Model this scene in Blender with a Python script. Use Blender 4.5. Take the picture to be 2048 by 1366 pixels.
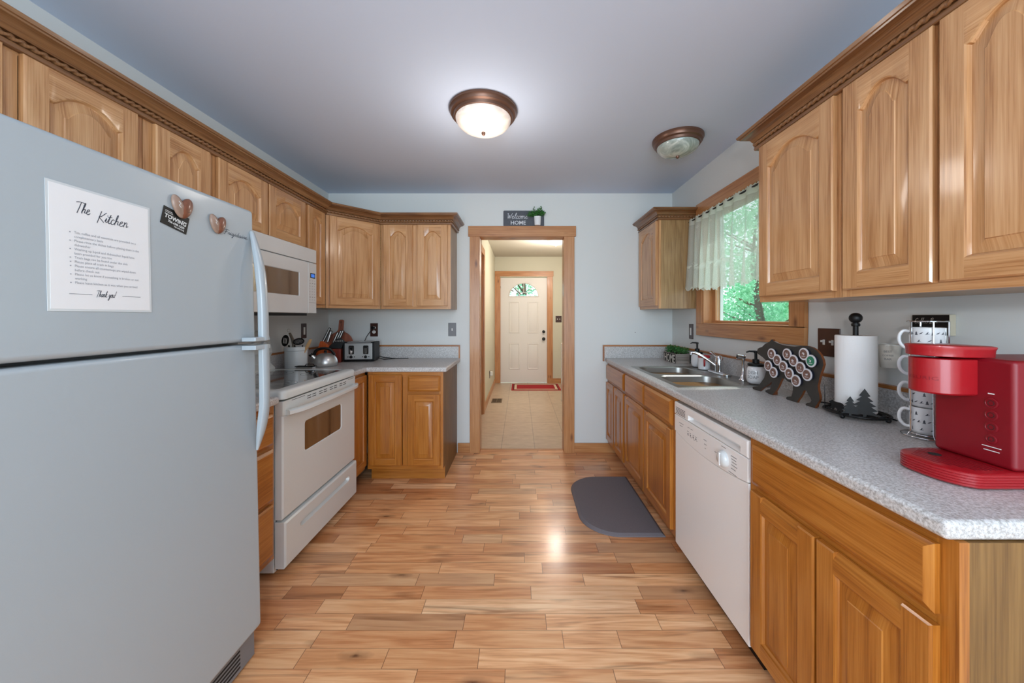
import bpy, math, random
from mathutils import Matrix, Vector
R = random.Random(7)
S = bpy.context.scene
COL = S.collection
for o in list(bpy.data.objects):
    bpy.data.objects.remove(o)

# ------------------------------------------------------------------ camera
F, VX, VY, EYE = 710.0, 1040.0, 634.0, 1.276
cam = bpy.data.cameras.new('camera')
cam.sensor_width = 36.0
cam.lens = 36.0 * F / 2048
cam.shift_x = -(VX - 1024) / 2048
cam.shift_y = -(683 - VY) / 2048
cam.clip_start = 0.02
co = bpy.data.objects.new('camera', cam)
COL.objects.link(co)
co.location = (0, 0, EYE)
co.rotation_euler = (math.radians(90), 0, 0)
S.camera = co
S.view_settings.view_transform = 'Standard'
S.view_settings.look = 'None'
S.view_settings.gamma = 1
S.view_settings.use_curve_mapping = False
S.view_settings.exposure = 0.34
S.cycles.max_bounces = 10
S.cycles.diffuse_bounces = 6
S.cycles.transparent_max_bounces = 24
S.cycles.sample_clamp_indirect = 8.0
S.cycles.caustics_reflective = False
S.cycles.caustics_refractive = False

# ------------------------------------------------------------------ world and lights
w = bpy.data.worlds.new('sky')
S.world = w
w.use_nodes = True
bg = w.node_tree.nodes['Background']
bg.inputs[0].default_value = (0.80, 0.93, 1.0, 1)
bg.inputs[1].default_value = 1.7

def light(name, kind, loc, power, color, size=.1, size_y=None, rot=(0, 0, 0)):
    d = bpy.data.lights.new(name, kind)
    d.energy = power
    d.color = color
    if kind == 'AREA':
        d.shape = 'RECTANGLE'
        d.size = size
        d.size_y = size_y or size
    elif kind == 'SUN':
        d.angle = size
    else:
        d.shadow_soft_size = size
    o = bpy.data.objects.new(name, d)
    COL.objects.link(o)
    o.location = loc
    o.rotation_euler = rot
    return o
r90 = math.radians(90)
# added unseen fill light behind the camera, standing in for daylight from that side
light('rear_daylight_fill', 'AREA', (-.1, -2.88, 1.35), 96, (.66, .85, 1.0), 2.6, 1.9, (r90, 0, 0))
# the photographer's flash beside the camera
light('camera_flash', 'POINT', (-.03, -.30, 1.52), 22, (.97, .98, 1.0), .05)
# the lit ceiling lamps
light('kitchen_lamp_bulb', 'POINT', (-.206, 1.98, 2.06), 5.5, (1.0, .92, .84), .09)
light('hall_lamp_bulb', 'POINT', (.53, 5.25, 2.10), 38, (1.0, .91, .82), .09)
light('outdoor_sun', 'SUN', (8, 4, 9), 2.6, (1.0, .97, .9), .05, None, (math.radians(35), 0, math.radians(95)))

# ------------------------------------------------------------------ materials
def c(h, a=1.0):
    h = h.lstrip('#')
    out = []
    for i in (0, 2, 4):
        v = int(h[i:i + 2], 16) / 255
        out.append(v / 12.92 if v <= .04045 else ((v + .055) / 1.055) ** 2.4)
    return (*out, a)

class NT:
    def __init__(s, name):
        s.m = bpy.data.materials.new(name)
        s.m.use_nodes = True
        s.t = s.m.node_tree
        s.n = s.t.nodes
        s.b = s.n['Principled BSDF']
    def node(s, typ, **kw):
        n = s.n.new(typ)
        for k, v in kw.items():
            if k.startswith('i_'):
                key = k[2:]
                n.inputs[int(key) if key.isdigit() else key.replace('_', ' ')].default_value = v
            else:
                setattr(n, k, v)
        return n
    def link(s, a, b):
        s.t.links.new(a, b)
    def math(s, op, a, b=None, c_=None):
        n = s.n.new('ShaderNodeMath')
        n.operation = op
        for i, v in enumerate((a, b, c_)):
            if v is None:
                continue
            if isinstance(v, (int, float)):
                n.inputs[i].default_value = v
            else:
                s.link(v, n.inputs[i])
        return n.outputs[0]
    def ramp(s, fac, stops):
        n = s.n.new('ShaderNodeValToRGB')
        e = n.color_ramp.elements
        e[0].position, e[0].color = stops[0]
        e[1].position, e[1].color = stops[-1]
        for p, col in stops[1:-1]:
            x = e.new(p)
            x.color = col
        s.link(fac, n.inputs[0])
        return n.outputs[0]
    def mix(s, fac, a, b, mode='MIX'):
        n = s.n.new('ShaderNodeMix')
        n.data_type = 'RGBA'
        n.blend_type = mode
        for i, v in ((0, fac), (6, a), (7, b)):
            if isinstance(v, (int, float, tuple)):
                n.inputs[i].default_value = v
            else:
                s.link(v, n.inputs[i])
        return n.outputs[2]
    def noise(s, vec, scale, detail=4, rough=.5, dist=0):
        n = s.node('ShaderNodeTexNoise')
        n.inputs['Scale'].default_value = scale
        n.inputs['Detail'].default_value = detail
        n.inputs['Roughness'].default_value = rough
        n.inputs['Distortion'].default_value = dist
        if vec is not None:
            s.link(vec, n.inputs['Vector'])
        return n.outputs[0]
    def mapping(s, vec, scale, loc=(0, 0, 0)):
        n = s.node('ShaderNodeMapping')
        n.inputs['Scale'].default_value = scale
        n.inputs['Location'].default_value = loc
        s.link(vec, n.inputs['Vector'])
        return n.outputs[0]
    def bump(s, h, strength=.2, dist=.002):
        n = s.node('ShaderNodeBump')
        n.inputs['Strength'].default_value = strength
        n.inputs['Distance'].default_value = dist
        s.link(h, n.inputs['Height'])
        s.link(n.outputs[0], s.b.inputs['Normal'])
    def uv(s):
        return s.node('ShaderNodeTexCoord').outputs['UV']
    def obj(s):
        return s.node('ShaderNodeTexCoord').outputs['Object']

def plain(name, col, rough=.5, metal=0, coat=0, bump=None, spec=.5, emit=None, es=0, var=0):
    t = NT(name)
    b = t.b
    b.inputs['Base Color'].default_value = c(col)
    b.inputs['Roughness'].default_value = rough
    b.inputs['Metallic'].default_value = metal
    b.inputs['Coat Weight'].default_value = coat
    b.inputs['Coat Roughness'].default_value = .08
    b.inputs['Specular IOR Level'].default_value = spec
    if emit:
        b.inputs['Emission Color'].default_value = c(emit)
        b.inputs['Emission Strength'].default_value = es
    h = t.noise(t.obj(), 60 if not bump else bump[0], 3)
    if bump:
        t.bump(h, bump[1], .001)
    if var:
        base = c(col)
        lo = tuple(x * (1 - var) for x in base[:3]) + (1,)
        t.link(t.ramp(h, [(.3, lo), (.7, base)]), b.inputs['Base Color'])
    return t.m

def wood(name, light_, mid, dark, rough=.28, rings=7.0, knots=False, coat=.35, vary=.0):
    t = NT(name)
    uv = t.uv()
    n1 = t.noise(t.mapping(uv, (.9, 7.0, 1)), 1.0, 3, .5, .15)
    ringv = t.math('SINE', t.math('MULTIPLY', n1, rings * 6.283))
    ring01 = t.math('MULTIPLY_ADD', ringv, .5, .5)
    fine = t.noise(t.mapping(uv, (5, 230, 1)), 1.0, 3, .6)
    med = t.noise(t.mapping(uv, (1.5, 65, 1)), 1.0, 4, .65)
    big = t.noise(t.mapping(uv, (.5, 2.0, 1)), 1.0, 2)
    v = t.math('ADD', t.math('MULTIPLY', ring01, .10), t.math('MULTIPLY', fine, .50))
    v = t.math('ADD', v, t.math('MULTIPLY', med, .40))
    v = t.math('ADD', v, t.math('MULTIPLY', t.math('SUBTRACT', big, .5), .16))
    col = t.ramp(v, [(.32, c(dark)), (.48, c(mid)), (.66, c(light_))])
    if knots:
        vo = t.node('ShaderNodeTexVoronoi', feature='F1')
        vo.inputs['Scale'].default_value = 1.0
        t.link(t.mapping(uv, (3.2, 9.0, 1)), vo.inputs['Vector'])
        kd = vo.outputs['Distance']
        k = t.ramp(kd, [(.03, (1, 1, 1, 1)), (.16, (0, 0, 0, 1))])
        col = t.mix(t.math('MULTIPLY', k, .85), col, c('#5e2f16'))
    t.link(col, t.b.inputs['Base Color'])
    t.b.inputs['Roughness'].default_value = rough
    t.b.inputs['Coat Weight'].default_value = coat
    t.b.inputs['Coat Roughness'].default_value = .12
    t.bump(fine, .12, .0006)
    return t.m

M = {}
M['oak'] = wood('honey_oak', '#cfa274', '#be8d5e', '#986438', .30, 5)
M['oak_base'] = wood('warm_lit_base_oak', '#ba7a34', '#a76522', '#824711', .30, 5)  # upper oak again, with the warmer light down here put into the colour
M['oak_crown'] = wood('crown_oak', '#946b45', '#7c5433', '#512f17', .35, 5)
M['oak_side'] = wood('pale_oak_veneer', '#b08f63', '#9a784d', '#775632', .45, 8)
M['oak_base_side'] = wood('base_oak_veneer', '#866233', '#714f24', '#573a18', .5, 5, coat=.1)
M['pine'] = wood('knotty_pine', '#c6915f', '#b57b48', '#975c30', .38, 4, True, .2)
M['cap'] = wood('backsplash_cap_oak', '#b87a44', '#a2632e', '#7e471c', .4, 4)
M['wall'] = plain('wall_paint', '#d6d9d8', .6, bump=(160, .05), spec=.3)
M['ceil'] = plain('ceiling_paint', '#cad7ec', .75, bump=(90, .10), spec=.2)
M['hallwall'] = plain('hall_paint', '#c9c6b4', .6, bump=(160, .05), spec=.3)
M['hallceil'] = plain('hall_ceiling_paint', '#c2bdb2', .75, spec=.2)
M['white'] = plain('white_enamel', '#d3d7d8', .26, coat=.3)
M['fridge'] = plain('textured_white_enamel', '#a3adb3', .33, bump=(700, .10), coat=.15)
M['almond'] = plain('soft_white_enamel', '#d6dad9', .28, coat=.3)
M['dwwhite'] = plain('dishwasher_white', '#eeedec', .3, coat=.2)
M['doorwhite'] = plain('door_paint', '#dcd8d4', .45)
M['line'] = plain('seam_grey', '#77787a', .6)
M['black'] = plain('black_plastic', '#08090a', .45, spec=.35)
M['tongs'] = plain('tong_steel', '#8b8378', .35, metal=.7)
M['blackmetal'] = plain('black_wrought_metal', '#0b0c0e', .45, spec=.4)
M['dark'] = plain('dark_void', '#15120f', .8)
M['steel'] = plain('brushed_steel', '#d2d3d2', .34, metal=.8)
M['sink'] = plain('sink_steel', '#a3a19d', .36, metal=1, bump=(300, .04))
M['chrome'] = plain('chrome', '#d8dade', .08, metal=1)
M['bronze'] = plain('bronze_plate', '#3c1f17', .35, coat=.3)
M['copper'] = plain('bronze_rim', '#6b4c3d', .35, metal=.5)
M['pewter'] = plain('pewter_plate', '#75767a', .5)
M['switch'] = plain('switch_white', '#e4e2de', .4)
M['red'] = plain('red_plastic', '#9c101a', .32, coat=.25)
M['redsat'] = plain('red_satin_plastic', '#7c0616', .42)
M['redpaint'] = plain('red_glaze', '#b62a30', .3)
M['ceramic'] = plain('white_ceramic', '#e3e4e6', .2, coat=.5)
M['crock'] = plain('crock_glaze', '#d3d9db', .3, coat=.3)
M['paper'] = plain('notice_paper', '#dfe1e3', .45, coat=.2)
M['lam'] = plain('laminate_edge', '#c9d0d3', .2, coat=.5)
M['ink'] = plain('ink', '#3b4250', .6)
M['inklight'] = plain('grey_ink', '#9499a1', .6)
M['towel'] = plain('paper_towel', '#e9e8e7', .9, bump=(130, .5))
M['mat'] = plain('blue_grey_mat', '#736c70', .75, bump=(400, .6), var=.2)
M['slate'] = plain('slate_sign', '#54575f', .7, var=.15)
M['lettering'] = plain('white_lettering', '#dfe1e6', .6)
M['sil'] = plain('silver_print', '#8d7f6b', .5)
M['bear'] = plain('charcoal_paint', '#37332f', .6, var=.1)
M['ply'] = plain('plywood_edge', '#7a421f', .5, var=.3)
M['foil'] = plain('pod_foil_rim', '#d6d3d6', .35)
M['podbrown'] = plain('pod_label', '#8a6458', .5, var=.5)
M['podgreen'] = plain('pod_green_label', '#2c7a5b', .5)
M['podcup'] = plain('pod_cup', '#1c1e2b', .4)
M['kblock'] = wood('knife_block_wood', '#c85f1f', '#b24b14', '#7c2e0b', .35, 4)
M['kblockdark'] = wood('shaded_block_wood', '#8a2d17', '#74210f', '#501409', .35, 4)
M['board'] = wood('cutting_board_wood', '#b5735a', '#a05c48', '#7a3c2c', .5, 4)
M['spoonwood'] = wood('spoon_wood', '#dfb888', '#cfa26e', '#b08350', .5, 3)
M['greywood'] = wood('weathered_wood', '#a39a92', '#857b74', '#5d544e', .8, 4, coat=0)
M['leaf'] = plain('small_leaf', '#3f7f38', .5, var=.5)
M['soil'] = plain('soil', '#2b2118', .9)
M['fabricred'] = plain('rug_red', '#a31621', .95, bump=(300, .5))
M['fabriccream'] = plain('rug_cream', '#d9c8ae', .95, bump=(300, .5))
M['fabricdark'] = plain('rug_brown', '#4a2f28', .95)
M['brassv'] = plain('vent_bronze', '#75614a', .5, metal=.4)
M['display'] = plain('blue_display', '#2c62b8', .3, emit='#3f7fe0', es=.5)
M['ovenglass'] = plain('oven_glass', '#54412f', .06, coat=1, spec=1)
M['mwglass'] = plain('microwave_glass', '#544a42', .08, coat=1, spec=1)
M['cook'] = plain('ceramic_hob', '#33363a', .06, coat=1, spec=.9)
M['burner'] = plain('burner_print', '#5c6063', .2)
M['bark'] = plain('bark', '#6b5a48', .9, var=.4)
M['shutter'] = plain('shutter_brown', '#7c5f57', .7)
M['vinyl'] = plain('vinyl_frame', '#e6ecec', .4)
M['grass'] = plain('grass_ground', '#4c8a4a', .95, var=.5)
M['heartwood'] = plain('heart_brown', '#7c4a33', .35, coat=.3, var=.3)
M['hearttan'] = plain('heart_tan', '#9c8272', .35, var=.3)
M['bucket'] = plain('bucket_cream', '#cbc5bb', .6)
M['signside'] = plain('sign_side', '#b7ae9a', .6)

def mat_counter():
    t = NT('speckled_laminate')
    o = t.obj()
    n1 = t.noise(o, 170, 3, .6)
    n2 = t.noise(o, 420, 2, .6)
    n3 = t.noise(t.mapping(o, (1, 1, 1), (5, 3, 1)), 240, 2, .5)
    col = t.ramp(n1, [(.30, c('#96928f')), (.5, c('#c2c0bf')), (.7, c('#dedddd'))])
    dk = t.ramp(n2, [(.60, (0, 0, 0, 1)), (.68, (1, 1, 1, 1))])
    br = t.ramp(n3, [(.62, (0, 0, 0, 1)), (.70, (1, 1, 1, 1))])
    col = t.mix(t.math('MULTIPLY', dk, .6), col, c('#6f6e6e'))
    col = t.mix(t.math('MULTIPLY', br, .5), col, c('#a99686'))
    t.link(col, t.b.inputs['Base Color'])
    t.b.inputs['Roughness'].default_value = .33
    return t.m
M['counter'] = mat_counter()

def mat_planks():
    t = NT('oak_strip_floor')
    uv = t.uv()
    at = t.node('ShaderNodeAttribute', attribute_name='plank')
    ed = t.node('ShaderNodeAttribute', attribute_name='edge')
    sep = t.node('ShaderNodeSeparateColor')
    t.link(at.outputs['Color'], sep.inputs[0])
    se = t.node('ShaderNodeSeparateColor')
    t.link(ed.outputs['Color'], se.inputs[0])
    n1 = t.noise(t.mapping(uv, (1.0, 12, 1)), 1.0, 3, .5, .25)
    ring = t.math('MULTIPLY_ADD', t.math('SINE', t.math('MULTIPLY', n1, 38)), .5, .5)
    fine = t.noise(t.mapping(uv, (7, 210, 1)), 1.0, 3, .6)
    med = t.noise(t.mapping(uv, (2.0, 34, 1)), 1.0, 4, .6, .3)
    v = t.math('ADD', t.math('MULTIPLY', ring, .15), t.math('MULTIPLY', fine, .40))
    v = t.math('ADD', v, t.math('MULTIPLY', med, .45))
    base = t.ramp(v, [(.30, c('#bf8a60')), (.47, c('#e2b287')), (.64, c('#f3cfa6'))])
    tone = t.ramp(sep.outputs[0], [(0, c('#c4a38c')), (.15, c('#dcbda6')), (.5, c('#f0dccb')), (.85, c('#fcf1e6')), (1, c('#ffffff'))])
    col = t.mix(1.0, base, tone, 'MULTIPLY')
    col = t.mix(1.0, col, (1.10, 1.08, 1.06, 1), 'MULTIPLY')
    hue = t.mix(t.math('MULTIPLY', sep.outputs[1], .42), col, c('#c07f4c'))
    hue = t.mix(t.math('MULTIPLY', t.math('GREATER_THAN', sep.outputs[2], .86), .32), hue, c('#b9a182'))
    # knots and dark mineral streaks
    vo = t.node('ShaderNodeTexVoronoi', feature='F1')
    vo.inputs['Scale'].default_value = 1
    dn = t.node('ShaderNodeTexNoise')
    dn.inputs['Scale'].default_value = 30
    t.link(uv, dn.inputs['Vector'])
    va = t.node('ShaderNodeVectorMath', operation='MULTIPLY_ADD')
    t.link(dn.outputs['Color'], va.inputs[0])
    va.inputs[1].default_value = (.035, .012, 0)
    t.link(uv, va.inputs[2])
    t.link(t.mapping(va.outputs[0], (3.4, 10, 1)), vo.inputs['Vector'])
    kmask = t.ramp(vo.outputs['Distance'], [(.03, (1, 1, 1, 1)), (.10, (.45, .45, .45, 1)), (.26, (0, 0, 0, 1))])
    sc = t.node('ShaderNodeSeparateColor')
    t.link(vo.outputs['Color'], sc.inputs[0])
    sel = t.math('GREATER_THAN', sc.outputs[0], .38)
    hue = t.mix(t.math('MULTIPLY', t.math('MULTIPLY', kmask, sel), .85), hue, c('#4b2310'))
    st = t.noise(t.mapping(uv, (1.7, 22, 1), (4, 9, 0)), 1.0, 3, .5, .8)
    stm = t.ramp(st, [(.57, (0, 0, 0, 1)), (.70, (1, 1, 1, 1))])
    hue = t.mix(t.math('MULTIPLY', stm, .6), hue, c('#7d4c2c'))
    # seams: edge.r = distance to nearest end (m*10), edge.g = distance to long edge (m*10)
    e1 = t.math('LESS_THAN', se.outputs[0], .0013)
    e2 = t.math('LESS_THAN', se.outputs[1], .0008)
    e = t.math('MAXIMUM', e1, e2)
    hue = t.mix(t.math('MULTIPLY', e, .75), hue, c('#5a341d'))
    t.link(hue, t.b.inputs['Base Color'])
    t.b.inputs['Roughness'].default_value = .34
    t.b.inputs['Coat Weight'].default_value = .28
    t.b.inputs['Coat Roughness'].default_value = .17
    t.bump(t.math('ADD', t.math('MULTIPLY', fine, .3), t.math('MULTIPLY', t.noise(t.mapping(uv, (3, 14, 1)), 1.0, 2), 2.0)), .22, .002)
    return t.m
M['planks'] = mat_planks()

def mat_tile():
    t = NT('beige_floor_tile')
    o = t.obj()
    br = t.node('ShaderNodeTexBrick')
    br.offset = 0
    br.inputs['Color1'].default_value = c('#c3ae97')
    br.inputs['Color2'].default_value = c('#b9a48e')
    br.inputs['Mortar'].default_value = c('#8a7868')
    br.inputs['Scale'].default_value = 1
    br.inputs['Mortar Size'].default_value = .004
    br.inputs['Brick Width'].default_value = .326
    br.inputs['Row Height'].default_value = .48
    t.link(t.mapping(o, (1, 1, 1), (.183, -3.807 + .48 * 8, 0)), br.inputs['Vector'])
    n = t.noise(t.mapping(o, (6, 14, 1)), 1.5, 5, .6)
    col = t.mix(.35, br.outputs['Color'], t.ramp(n, [(.3, c('#a08c78')), (.7, c('#dccbb6'))]))
    t.link(col, t.b.inputs['Base Color'])
    t.b.inputs['Roughness'].default_value = .35
    return t.m
M['tile'] = mat_tile()

def mat_glass(name, tint=(.96, 1, .99, 1), gl=.08):
    t = NT(name)
    tr = t.node('ShaderNodeBsdfTransparent')
    tr.inputs[0].default_value = tint
    g = t.node('ShaderNodeBsdfGlossy')
    g.inputs['Roughness'].default_value = .02
    mx = t.node('ShaderNodeMixShader')
    mx.inputs[0].default_value = gl
    t.link(tr.outputs[0], mx.inputs[1])
    t.link(g.outputs[0], mx.inputs[2])
    t.link(mx.outputs[0], t.n['Material Output'].inputs[0])
    return t.m
M['glass'] = mat_glass('window_glass')

def mat_alabaster(name, lit):
    t = NT(name)
    o = t.obj()
    n = t.noise(o, 9, 4, .55, 1.8)
    if lit:
        col = t.ramp(n, [(.35, c('#ffe9d8')), (.5, c('#ffd9bd')), (.66, c('#e8b68c'))])
        t.link(col, t.b.inputs['Emission Color'])
        t.b.inputs['Base Color'].default_value = c('#e8e0d8')
        st = t.ramp(n, [(.35, (1, 1, 1, 1)), (.6, (.42, .42, .42, 1))])
        t.link(t.math('MULTIPLY', st, lit), t.b.inputs['Emission Strength'])
    else:
        t.link(t.ramp(n, [(.38, c('#8f9a92')), (.5, c('#a9b3ab')), (.62, c('#c9d0c9'))]), t.b.inputs['Base Color'])
    t.b.inputs['Roughness'].default_value = .25
    t.b.inputs['Coat Weight'].default_value = .4
    return t.m
M['alab_lit'] = mat_alabaster('lit_alabaster', .32)
M['alab_hall'] = mat_alabaster('lit_alabaster_hall', 3.2)
M['alab_off'] = mat_alabaster('unlit_alabaster', 0)

def mat_lace():
    t = NT('white_lace')
    uv = t.uv()
    s = t.node('ShaderNodeSeparateXYZ')
    t.link(uv, s.inputs[0])
    v = s.outputs[1]
    # band of solid flowers near the hem, small diamonds above, fine net everywhere
    net = t.noise(t.mapping(uv, (260, 260, 1)), 1.0, 1)
    netm = t.math('MULTIPLY_ADD', net, .5, .40)
    band = t.ramp(v, [(.0, (1, 1, 1, 1)), (.035, (.5, .5, .5, 1)), (.10, (.25, .25, .25, 1)), (.19, (1, 1, 1, 1)), (.24, (0, 0, 0, 1))])
    fl = t.noise(t.mapping(uv, (14, 14, 1)), 1.0, 2)
    flm = t.ramp(fl, [(.42, (0, 0, 0, 1)), (.5, (1, 1, 1, 1))])
    vo = t.node('ShaderNodeTexVoronoi', feature='F1', distance='MANHATTAN')
    vo.inputs['Scale'].default_value = 1
    vo.inputs['Randomness'].default_value = .25
    t.link(t.mapping(uv, (10, 10, 1)), vo.inputs['Vector'])
    dm = t.ramp(vo.outputs['Distance'], [(.06, (0, 0, 0, 1)), (.10, (1, 1, 1, 1)), (.17, (1, 1, 1, 1)), (.20, (0, 0, 0, 1))])
    top = t.math('GREATER_THAN', v, .545)
    a = t.math('MAXIMUM', netm, t.math('MULTIPLY', band, flm))
    a = t.math('MAXIMUM', a, t.math('MULTIPLY', dm, .8))
    a = t.math('MAXIMUM', a, t.math('MULTIPLY', top, .92))
    t.math('MINIMUM', a, 1)
    tr = t.node('ShaderNodeBsdfTransparent')
    df = t.node('ShaderNodeBsdfDiffuse')
    df.inputs[0].default_value = c('#dfe7dd')
    tl = t.node('ShaderNodeBsdfTranslucent')
    tl.inputs[0].default_value = c('#dfe7dd')
    m1 = t.node('ShaderNodeMixShader')
    m1.inputs[0].default_value = .30
    t.link(df.outputs[0], m1.inputs[1])
    t.link(tl.outputs[0], m1.inputs[2])
    m2 = t.node('ShaderNodeMixShader')
    t.link(a, m2.inputs[0])
    t.link(tr.outputs[0], m2.inputs[1])
    t.link(m1.outputs[0], m2.inputs[2])
    t.link(m2.outputs[0], t.n['Material Output'].inputs[0])
    return t.m
M['lace'] = mat_lace()

def mat_leaf_out():
    t = NT('tree_leaf')
    o = t.obj()
    n = t.noise(o, 1.3, 2)
    n2 = t.noise(o, 14, 2)
    v = t.math('ADD', t.math('MULTIPLY', n, .5), t.math('MULTIPLY', n2, .5))
    col = t.ramp(v, [(.38, c('#5fae83')), (.5, c('#93d8b0')), (.62, c('#c9f5d9'))])
    df = t.node('ShaderNodeBsdfDiffuse')
    tl = t.node('ShaderNodeBsdfTranslucent')
    t.link(col, df.inputs[0])
    t.link(col, tl.inputs[0])
    m1 = t.node('ShaderNodeMixShader')
    m1.inputs[0].default_value = .45
    t.link(df.outputs[0], m1.inputs[1])
    t.link(tl.outputs[0], m1.inputs[2])
    t.link(m1.outputs[0], t.n['Material Output'].inputs[0])
    return t.m
M['treeleaf'] = mat_leaf_out()
M['mugprint'] = plain('mug_print', '#4c4f58', .5)

# ------------------------------------------------------------------ mesh builder
def FR(o, u=(1, 0, 0), v=(0, 0, 1)):
    """frame: a along u, b along v, c along u x v (outwards)"""
    u, v = Vector(u).normalized(), Vector(v).normalized()
    n = u.cross(v)
    m = Matrix((u, v, n)).transposed().to_4x4()
    m.translation = Vector(o)
    return m
I4 = Matrix.Identity(4)

def circ(n, ph=0):
    return [(math.cos(2 * math.pi * (i + ph) / n), math.sin(2 * math.pi * (i + ph) / n)) for i in range(n)]

def sq(k):
    """unit square boundary, 4k points, ccw"""
    p = []
    for i in range(k): p.append((-1 + 2 * i / k, -1))
    for i in range(k): p.append((1, -1 + 2 * i / k))
    for i in range(k): p.append((1 - 2 * i / k, 1))
    for i in range(k): p.append((-1, 1 - 2 * i / k))
    return p

def rrect(cx, cy, hx, hy, r, k=8):
    out = []
    r = min(r, hx - 1e-4, hy - 1e-4)
    # corners get extra points
    for sx, sy, a0 in ((1, -1, -90), (1, 1, 0), (-1, 1, 90), (-1, -1, 180)):
        for i in range(k + 1):
            a = math.radians(a0 + 90 * i / k)
            out.append((cx + sx * (hx - r) + r * math.cos(a), cy + sy * (hy - r) + r * math.sin(a)))
    return out

def crect(cx, cy, hx, hy, k=8):
    """rectangle loop that pairs with rrect(k): corner point repeated"""
    out = []
    for sx, sy, a0 in ((1, -1, -90), (1, 1, 0), (-1, 1, 90), (-1, -1, 180)):
        for i in range(k + 1):
            t = i / k
            if t == .5:
                p = (sx * hx, sy * hy)
            else:
                a = math.radians(a0 + 90 * t)
                dx, dy = math.cos(a), math.sin(a)
                m = max(abs(dx), abs(dy))
                q = min(.04, hx * .5, hy * .5)
                p = (sx * (hx - q) + q * dx / m, sy * (hy - q) + q * dy / m)
            out.append((cx + p[0], cy + p[1]))
    return out

class MB:
    def __init__(s, m=None):
        s.v, s.f, s.uv, s.mi, s.mats = [], [], [], [], []
        s.M = m or I4
        s.cur = 0
    def mat(s, name):
        m = M[name] if isinstance(name, str) else name
        if m not in s.mats:
            s.mats.append(m)
        s.cur = s.mats.index(m)
        return s
    def face(s, pts, uvs=None, flip=False):
        if flip:
            pts = pts[::-1]
            uvs = uvs[::-1] if uvs else None
        i0 = len(s.v)
        s.v += [s.M @ Vector(p) for p in pts]
        s.f.append(list(range(i0, i0 + len(pts))))
        s.uv.append(uvs or [(p[0], p[1]) for p in pts])
        s.mi.append(s.cur)
    def pface(s, pts, g, off):
        """planar face with grain axis g (0,1,2)"""
        p = [Vector(q) for q in pts]
        n = Vector((0, 0, 0))
        for i in range(len(p)):
            n += p[i].cross(p[(i + 1) % len(p)])
        ax = max(range(3), key=lambda i: abs(n[i]))
        rest = [i for i in range(3) if i != ax]
        if g in rest:
            u, v = g, [i for i in rest if i != g][0]
        else:
            u, v = rest
        s.face(pts, [(q[u] + off[0], q[v] + off[1]) for q in p])
    def box(s, a0, a1, b0, b1, c0, c1, g=0, skip=''):
        a0, a1 = min(a0, a1), max(a0, a1)
        b0, b1 = min(b0, b1), max(b0, b1)
        c0, c1 = min(c0, c1), max(c0, c1)
        off = (R.uniform(0, 40), R.uniform(0, 40))
        P = lambda i, j, k: ((a0, a1)[i], (b0, b1)[j], (c0, c1)[k])
        fs = {'c': [P(0, 0, 1), P(1, 0, 1), P(1, 1, 1), P(0, 1, 1)],
              'C': [P(0, 0, 0), P(0, 1, 0), P(1, 1, 0), P(1, 0, 0)],
              'a': [P(1, 0, 0), P(1, 1, 0), P(1, 1, 1), P(1, 0, 1)],
              'A': [P(0, 0, 0), P(0, 0, 1), P(0, 1, 1), P(0, 1, 0)],
              'b': [P(0, 1, 0), P(0, 1, 1), P(1, 1, 1), P(1, 1, 0)],
              'B': [P(0, 0, 0), P(1, 0, 0), P(1, 0, 1), P(0, 0, 1)]}
        for k, q in fs.items():
            if k not in skip:
                s.pface(q, g, off)
        return s
    def prism(s, pts, c0, c1, g=0, side=None, closed=True):
        """pts ccw in (a,b); extruded along c"""
        off = (R.uniform(0, 40), R.uniform(0, 40))
        s.pface([(p[0], p[1], c1) for p in pts], g, off)
        s.pface([(p[0], p[1], c0) for p in reversed(pts)], g, off)
        keep = s.cur
        if side:
            s.mat(side)
        n = len(pts)
        for i in range(n):
            p, q = pts[i], pts[(i + 1) % n]
            s.pface([(p[0], p[1], c0), (q[0], q[1], c0), (q[0], q[1], c1), (p[0], p[1], c1)], g, off)
        s.cur = keep
        return s
    def loops(s, ls, close0=False, close1=False, ring=True, flip=False):
        """bridge successive equal-length loops of 3D points"""
        for A, B in zip(ls, ls[1:]):
            n = len(A)
            acc = 0
            for i in range(n if ring else n - 1):
                j = (i + 1) % n
                d = (Vector(A[j]) - Vector(A[i])).length
                q = [A[i], A[j], B[j], B[i]]
                if (Vector(A[i]) - Vector(A[j])).length < 1e-7 and (Vector(B[i]) - Vector(B[j])).length < 1e-7:
                    continue
                w_ = (Vector(A[i]) - Vector(B[i])).length
                s.face(q, [(acc, 0), (acc + d, 0), (acc + d, w_), (acc, w_)], flip)
                acc += d
        if close0:
            s.face(list(ls[0]), None, not flip)
        if close1:
            s.face(list(ls[-1]), None, flip)
        return s
    def lathe(s, prof, ctr=(0, 0, 0), n=32, axis=None, a0=0, a1=360, sx=1, sy=1):
        """prof list of (r, z) bottom->top gives outward faces"""
        old = s.M
        s.M = s.M @ Matrix.Translation(ctr) @ (axis or I4)
        full = abs(a1 - a0) >= 360
        k = n if full else n + 1
        ls = []
        for r, z in prof:
            ls.append([(sx * r * math.cos(math.radians(a0 + (a1 - a0) * i / n)), sy * r * math.sin(math.radians(a0 + (a1 - a0) * i / n)), z) for i in range(k)])
        s.loops(ls, ring=full)
        if full:
            if prof[0][0] > 1e-6: s.face(ls[0][::-1])
            if prof[-1][0] > 1e-6: s.face(ls[-1])
        s.M = old
        return s
    def cyl(s, p0, p1, r, n=20, r1=None):
        p0, p1 = Vector(p0), Vector(p1)
        d = p1 - p0
        q = d.to_track_quat('Z', 'Y').to_matrix().to_4x4()
        s.lathe([(r, 0), (r if r1 is None else r1, d.length)], p0, n, q)
        return s
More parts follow.
